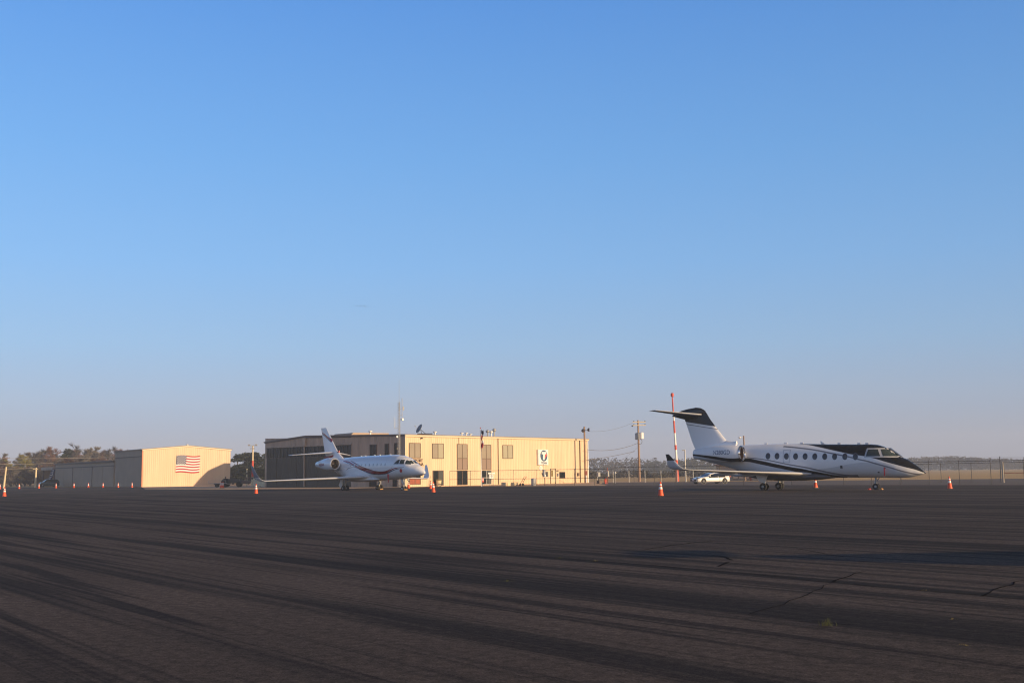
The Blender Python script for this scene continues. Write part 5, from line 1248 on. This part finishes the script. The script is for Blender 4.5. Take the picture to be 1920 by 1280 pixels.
# ---------------------------------------------------------------- weeds in the cracks, birds
def weed_mesh(n, r_, h, seed):
    q = random.Random(seed); mb = MB()
    for k in range(n):
        a = q.uniform(0, 6.28); d = q.uniform(0, r_); x, y = d * math.cos(a), d * math.sin(a) * .6; hh_ = h * q.uniform(.35, 1) * (1.1 - .75 * d / r_); lx, ly = q.uniform(-.5, .5) * hh_, q.uniform(-.5, .5) * hh_; w_ = q.uniform(.0015, .0035)
        mb.add([(x - w_, y, 0), (x + w_, y, 0), (x + lx * .5 + w_ * .7, y + ly * .5, hh_ * .7), (x + lx * .5 - w_ * .7, y + ly * .5, hh_ * .7), (x + lx, y + ly, hh_)], [(0, 1, 2, 3), (3, 2, 4)])
    return mb
M['weed'] = mat('weed_green', (.036, .046, .016), .8, noise=.3, nscale=9)
M['weed2'] = mat('weed_yellow', (.14, .12, .05), .8)
for x, y, n, r_, h, m_, l in ((1552, 1172, 30, .11, .10, 'weed', 'largest green weed tuft, alone in the near asphalt at the right'), (952, 1089, 22, .10, .04, 'weed', 'green weed tuft in the asphalt near the picture middle'), (1049, 1046, 18, .08, .045, 'weed', 'small bright green weed tuft right of the middle'),
                           (1116, 1051, 14, .09, .03, 'weed2', 'flat yellowish weed tuft beside the small bright green one'), (452, 988, 16, .16, .06, 'weed', 'weed tuft in the asphalt below the lone cone at the left wing tip'), (358, 992, 12, .2, .05, 'weed2', 'faint yellow weed patch left of the tuft below the left wing tip'),
                           (1786, 1160, 9, .08, .018, 'weed2', 'dry yellow weed on the pale crack at the right'), (1805, 1209, 10, .08, .018, 'weed2', 'dry yellow weed nearest the lower right corner'), (1733, 1106, 10, .08, .022, 'weed2', 'dry weed growing on the long dark crack')):
    o_ = obj('weed_tuft', weed_mesh(n, r_, h, int(x)), M[m_]); o_.location = ground_at(x, y); tag(o_, l, 'weed', 'weeds in the asphalt')
bird = None
for x, y, f_ in ((669, 573.2, .5), (675.6, 574, -.3), (683, 573.4, .8), (686.5, 576, .2)):
    P = at_depth(x, y, 190)
    mb = MB()
    mb.loft([[(x_, r_ * math.cos(k * math.pi / 4), r_ * math.sin(k * math.pi / 4)) for k in range(8)] for x_, r_ in ((-.28, .015), (-.12, .05), (.08, .06), (.2, .035), (.27, .008))])
    for sy in (-1, 1):
        rings = [airfoil((.08, 0, .02), .20, .06), airfoil((.06, sy * .18, .06 + .07 * f_), .17, .06), airfoil((-.04, sy * .38, .05 + .10 * f_), .06, .06)]
        mb.loft(rings)
    mb.add([(-.24, -.02, 0), (-.24, .02, 0), (-.40, .06, 0), (-.40, -.06, 0), (-.24, -.02, .01), (-.24, .02, .01), (-.40, .06, .01), (-.40, -.06, .01)], [(0, 1, 2, 3), (7, 6, 5, 4), (0, 4, 5, 1), (1, 5, 6, 2), (2, 6, 7, 3), (3, 7, 4, 0)])
    b_ = obj('bird', mb, M['darkmetal']); b_.location = P; b_.scale = (.55, .55, .55); b_.rotation_euler = (0, 0, .3); tag(b_, 'tiny dark bird flying in the group above the left jet', 'bird', 'birds in the sky')

# ---------------------------------------------------------------- a cart added just out of frame, shaped to cast the asphalt's dark shadows
sc_ = thing('shadow_cart', 'long tank cart with a sunshade, added outside the right edge to cast the dark shadows', 'cart', (11.4, 14.6, 0), R(3))
obj('tank', MB().lathe([(0, .30), (.12, .52), (.4, .58), (8.6, .58), (8.9, .52), (9.0, .3)], (.1, 1.0, .98), 'x', 24), M['white'], sc_, True, 40)
obj('chassis', MB().box((4.6, 1.0, .42), (9.0, .9, .16)), M['darkmetal'], sc_)
for x in (.9, 4.6, 8.2):
    for y in (.35, 1.65): obj('wheel', MB().lathe([(-.12, .16), (-.12, .36), (-.07, .4), (.07, .4), (.12, .36), (.12, .16)], (x, y, .4), 'y', 18), M['rubber'], sc_, True)
obj('sunshade', MB().box((1.0, .75, 1.9), (1.45, 1.5, .09)), M['conewhite'], sc_)
for x in (.45, 1.55):
    for y in (.35, 1.15): obj('sunshade_post', MB().tube((x, y, 1.2), (x, y, 1.88), .016), M['galv'], sc_)

# ---------------------------------------------------------------- trees
def leafmat(name, c1, c2):
    m = bpy.data.materials.new(name); m.use_nodes = True; N, L = m.node_tree.nodes, m.node_tree.links; b = N['Principled BSDF']
    g = N.new('ShaderNodeNewGeometry'); L.new(mix_col(N, L, g.outputs['Random Per Island'], c1, c2), b.inputs['Base Color']); b.inputs['Roughness'].default_value = .9; b.inputs['Specular IOR Level'].default_value = .1
    return m
M['bare'] = leafmat('bare_twigs', (.105, .098, .092), (.18, .162, .145))
M['budding'] = leafmat('budding_twigs', (.15, .14, .045), (.24, .22, .065))
M['ruddy'] = leafmat('ruddy_twigs', (.13, .07, .055), (.19, .11, .08))
M['pine'] = leafmat('pine_needles', (.030, .045, .032), (.060, .070, .045))
M['dkbark'] = mat('tree_bark', (.12, .095, .08), .95)
def bare_tree(h, wd, seed):
    q = random.Random(seed); tw = MB(); br = MB(); tips = []
    lead = [Vector((0, 0, 0))]
    for k in range(1, 9): lead.append(lead[-1] + Vector((q.uniform(-.05, .05) * h, q.uniform(-.05, .05) * h, h * .105)))
    for k in range(8): br.tube(lead[k], lead[k + 1], h * .02 * (1 - k / 9), h * .02 * (1 - (k + 1) / 9), 6, caps=False)
    def grow(p, d, ln, r_, lvl):
        e = p + d * ln; br.tube(p, e, r_, r_ * .55, 4, caps=False); tips.append((e, d, p))
        if lvl == 0: return
        for _ in range(3):
            nd = (d + Vector((q.uniform(-1, 1) * wd, q.uniform(-1, 1) * wd, q.uniform(-.3, .7)))).normalized()
            grow(p + d * ln * q.uniform(.4, 1), nd, ln * q.uniform(.6, .85), r_ * .55, lvl - 1)
    for k in range(1, 9):
        for _ in range(3 if k < 7 else 2):
            a = q.uniform(0, 6.28); t_ = k / 8
            d = Vector((math.cos(a), math.sin(a), .25 + .9 * t_)).normalized()
            grow(lead[k], d, h * (.20 - .11 * t_) * q.uniform(.7, 1.25), h * .007 * (1.2 - t_), 2)
    for e, d, p in tips:
        for _ in range(8):
            st_ = p.lerp(e, q.uniform(.2, 1)); nd = (d + Vector((q.uniform(-1, 1), q.uniform(-1, 1), q.uniform(-.4, 1)))).normalized(); L_ = h * q.uniform(.035, .085); s_ = nd.orthogonal().normalized() * (h * .0034)
            tw.add([st_ - s_, st_ + s_, st_ + nd * L_], [(0, 1, 2)])
            n2 = (nd + Vector((q.uniform(-1, 1), q.uniform(-1, 1), q.uniform(-.5, 1)))).normalized(); s2 = st_ + nd * L_ * q.uniform(.3, .7); tw.add([s2 - s_, s2 + s_, s2 + n2 * L_ * .7], [(0, 1, 2)])
    return br, tw
def leafy(h, blobs, n, size, seed, up=.3):
    q = random.Random(seed); mb = MB()
    for _ in range(n):
        bx, by, bz_, rx, rz_ = q.choice(blobs)
        v = Vector((q.gauss(0, 1), q.gauss(0, 1), q.gauss(0, 1))).normalized() * q.uniform(.35, 1) ** .5
        c = Vector((bx + v.x * rx, by + v.y * rx, bz_ + v.z * rz_)); d1 = Vector((q.uniform(-1, 1), q.uniform(-1, 1), q.uniform(-.6, .6))).normalized(); d2 = d1.cross(Vector((q.uniform(-1, 1), q.uniform(-1, 1), 1))).normalized()
        s_ = size * q.uniform(.5, 1.3); mb.add([c - d1 * s_, c + d2 * s_ * .5, c + d1 * s_, c - d2 * s_ * .5], [(0, 1, 2, 3)])
    return mb
PROTO = {}
def proto(kind, i):
    k = (kind, i)
    if k in PROTO: return PROTO[k]
    seed = hash(kind) % 1 + i * 17 + len(kind)
    if kind in ('bare', 'ruddy', 'budding'):
        br, tw = bare_tree(10, .9, seed + 3); bm_, lm = M['dkbark'], M[kind]
    else:
        q = random.Random(seed); blobs = []
        for _ in range(26):
            z = q.uniform(1.4, 9.0); r_ = (2.0 if z < 6.5 else 1.3) * q.uniform(.55, 1); a = q.uniform(0, 6.28); o_ = q.uniform(.2, 1.9) * (1 if z < 7.5 else .5); blobs.append((o_ * math.cos(a), o_ * math.sin(a), z, r_, r_ * .55))
        tw = leafy(10, blobs, 4200, .30, seed); br = MB().tube((0, 0, 0), (.1, 0, 8.6), .24, .07, 8); bm_, lm = M['dkbark'], M['pine']
        for b_ in blobs[:9]: br.tube((0, 0, b_[2] - .7), (b_[0], b_[1], b_[2]), .06, .02, 5)
    t = thing('tree', 'x', 'tree'); obj('trunk', br, bm_, t); obj('crown', tw, lm, t); PROTO[k] = [t, False]; return PROTO[k]
def tree(kind, i, loc, h, rz, label, group, name, wx=1.0):
    pr = proto(kind, i); t = pr[0]
    if pr[1]: t = copy_tree(pr[0])
    pr[1] = True; t.name = name; t.location = loc; t.rotation_euler = (0, 0, rz); t.scale = (h / 10 * wx, h / 10 * wx, h / 10)
    t['label'] = label; t['group'] = group; return t
def tree_px(kind, i, x, Y, ytop, label, group, name, wx=1.0, rz=None):
    p = base_at(x, Y); return tree(kind, i, p, height_at(x, ytop, Y), rz if rz is not None else rnd.uniform(0, 6), label, group, name, wx)
GB = 'bare trees behind the low hangars'
for x, Y, yt, k, i, wx, l in (
    (4, 300, 857, 'ruddy', 0, 1.2, 'reddish bare tree at the left picture edge'), (-16, 310, 851, 'bare', 0, 1.2, 'grey bare tree cut by the left picture edge'),
    (22, 300, 864, 'budding', 0, 1.5, 'low yellow green budding tree right of the leaning pole'), (38, 320, 854, 'budding', 1, 1.5, 'taller yellow green budding tree at the left end of the bare trees'),
    (52, 330, 849, 'bare', 1, 1.3, 'bare grey tree behind the pole with the small crossarm'), (68, 325, 845.5, 'bare', 2, 1.3, 'bare tree above the dark green car'),
    (84, 335, 844, 'bare', 0, 1.3, 'bare tree above the open shed'), (100, 330, 838.5, 'ruddy', 1, 1.3, 'broad bare tree above the far end of the low hangars'),
    (112, 345, 843, 'bare', 1, 1.2, 'bare tree just left of the tall dark pine'), (124, 330, 834.5, 'pine', 0, .85, 'tall dark pine rising above the bare trees'), (139, 330, 832, 'bare', 2, 1.05, 'tallest round bare tree, right of the dark pine'),
    (131, 350, 846, 'ruddy', 0, 1.2, 'bare tree in the gap below the two tallest crowns'), (155, 340, 838, 'bare', 0, 1.2, 'pale bare tree over the middle of the low hangars'), (170, 335, 841, 'bare', 1, 1.2, 'pale bare tree over the nearest low hangar door'),
    (186, 345, 845, 'ruddy', 1, 1.2, 'thin bare tree left of the gabled hangar'), (203, 330, 840, 'bare', 2, 1.2, 'bare tree beside the gabled hangar roof'), (217, 335, 840, 'ruddy', 0, 1.2, 'bare tree partly behind the gabled hangar')):
    tree_px(k, i, x, Y, yt, l, GB, 'pine_tree' if k == 'pine' else 'bare_tree', wx)
for j, x in enumerate(range(-20, 236, 11)):      # the second rank that closes the gaps
    yt = [858, 866, 852, 848, 845, 843, 842, 841, 842, 843, 845, 842][min(11, max(0, int((x + 20) / 21)))] + rnd.uniform(1, 5)
    tree_px(('bare', 'bare', 'ruddy', 'bare')[j % 4], j % 2 if j % 4 == 2 else j % 3, x + rnd.uniform(-3, 3), rnd.uniform(352, 372), yt, 'bare tree in the hazy second rank behind the low hangars', 'second rank of bare trees', 'bare_tree', 1.5)
k = 0
for x in range(-24, 232, 9):                 # the tangled undergrowth at their feet
    tree_px(('ruddy', 'bare', 'bare')[k % 3], k % 2 if k % 3 == 0 else k % 3, x + rnd.uniform(-3, 3), rnd.uniform(275, 292), rnd.uniform(872, 884) if x < 110 else rnd.uniform(858, 866), 'low bare scrub in the thicket behind the low hangars', 'scrub behind the low hangars', 'bare_shrub', 2.2); k += 1
for x, Y, yt, i, wx, l in ((445, 262, 845.5, 0, 1.35, 'leftmost dark pine between the two hangars'), (462, 268, 842, 1, 1.45, 'dark pine behind the pole with the floodlight bar'), (481, 264, 843.5, 2, 1.4, 'dark pine touching the terminal hangar corner'), (500, 272, 845, 0, 1.3, 'dark pine mostly hidden by the terminal hangar')):
    tree_px('pine', i, x, Y, yt, l, 'dark pines between the hangars', 'pine_tree', wx)
for j, x in enumerate((437, 446, 454, 466, 474, 484, 492)): tree_px('pine', j % 3, x, 245, rnd.uniform(868, 880), 'low dark bush under the pines between the hangars', 'bushes under the pines', 'bush', 2.6)
for x, Y, yt, i, wx in ((1118, 560, 872, 0, 1.3), (1136, 575, 871.5, 1, 1.3), (1146, 590, 874, 2, 1.4), (1157, 570, 875, 0, 1.5), (1172, 600, 872.5, 1, 1.5), (1186, 580, 869, 2, 1.5), (1196, 560, 868, 0, 1.5), (1212, 545, 866.5, 1, 1.3),
                        (1222, 520, 864, 2, 1.2), (1232, 505, 861, 0, 1.2), (1246, 510, 863.5, 1, 1.2), (1258, 500, 865, 2, 1.3), (1276, 480, 861, 0, 1.3), (1290, 470, 858, 1, 1.3), (1303, 470, 857, 2, 1.4), (1318, 475, 858, 0, 1.4), (1334, 480, 861, 1, 1.4), (1352, 490, 863, 2, 1.4), (1372, 500, 862, 0, 1.4), (1395, 500, 862, 1, 1.4)):
    Y *= 1.35
    tree_px('pine', i, x, Y, yt, 'hazy dark tree in the distant line behind the beacon pole', 'distant trees beyond the field', 'distant_tree', wx)
# the far wood on the right reads as one hazy band
wood = MB(); q = random.Random(5); xw = 1380
while xw < 2010:
    Yw = 830 + 30 * math.sin(xw * .03) + q.uniform(-20, 20); yt = 861 - 7 * math.exp(-((xw - 1775) / 85) ** 2) + (0 if xw < 1900 else 1.5) + q.uniform(-1.2, 1.2) - (.013 * (xw - 1775))*.4
    p = base_at(xw, Yw); h = height_at(xw, yt, Yw); r_ = q.uniform(3.2, 5.2)
    wood.tube((p.x, p.y, 0), (p.x, p.y, h * .6), .25, .12, 5)
    lm_ = leafy(h, [(p.x + q.uniform(-2, 2), p.y + q.uniform(-2, 2), z_, r_, h * .24) for z_ in (h * .25, h * .5, h * .74)], 260, .8, int(xw * 7))
    wood.add(lm_.v, lm_.f); xw += q.uniform(3, 5.5)
o_ = obj('far_wood', wood, leafmat('far_wood_leaves', (.040, .036, .040), (.075, .062, .060))); tag(o_, 'hazy brown wood along the field\'s far edge at the right', 'wood', None, 'stuff')
scrub = MB(); xw = 1095
while xw < 1520:
    Yw = 300 + 14 * math.sin(xw * .05) + q.uniform(-8, 8); p = base_at(xw, Yw); hh_ = 1.5 + q.uniform(-.2, .5) + .5 * math.sin(xw * .07)
    lm_ = leafy(hh_, [(p.x + q.uniform(-1, 1), p.y + q.uniform(-1, 1), hh_ * .5, 1.6, hh_ * .5)], 90, .34, int(xw * 11))
    scrub.add(lm_.v, lm_.f); xw += q.uniform(3, 5)
o_ = obj('field_scrub', scrub, leafmat('scrub_leaves', (.045, .045, .035), (.085, .075, .05))); tag(o_, 'dark scrub along the far side of the field behind the poles', 'scrub', None, 'stuff')
back = MB(); xw = -120                       # and the same low band closing the horizon behind the buildings
while xw < 1400:
    Yw = 760 + 40 * math.sin(xw * .021) + q.uniform(-20, 20); p = base_at(xw, Yw); h = q.uniform(8.5, 12); r_ = q.uniform(3.5, 6)
    lm_ = leafy(h, [(p.x + q.uniform(-2, 2), p.y + q.uniform(-2, 2), z_, r_, h * .24) for z_ in (h * .25, h * .5, h * .74)], 160, .95, int(xw * 7 + 9000))
    back.add(lm_.v, lm_.f); xw += q.uniform(5, 9)
o_ = obj('far_wood', back, leafmat('far_wood_leaves', (.042, .038, .040), (.075, .062, .058))); tag(o_, 'hazy low wood along the horizon behind the buildings', 'wood', None, 'stuff')

# ---------------------------------------------------------------- haze
hz_ = bpy.data.materials.new('haze'); hz_.use_nodes = True; N, L = hz_.node_tree.nodes, hz_.node_tree.links; N.clear()
pv = N.new('ShaderNodeVolumePrincipled'); pv.inputs['Color'].default_value = (.72, .82, 1.0, 1); pv.inputs['Density'].default_value = .00052; pv.inputs['Anisotropy'].default_value = .0
mo = N.new('ShaderNodeOutputMaterial'); L.new(pv.outputs[0], mo.inputs['Volume'])
o_ = obj('haze', MB().box2((-1500, -300, -1.1), (1500, 1500, 46)), hz_); tag(o_, kind='stuff')
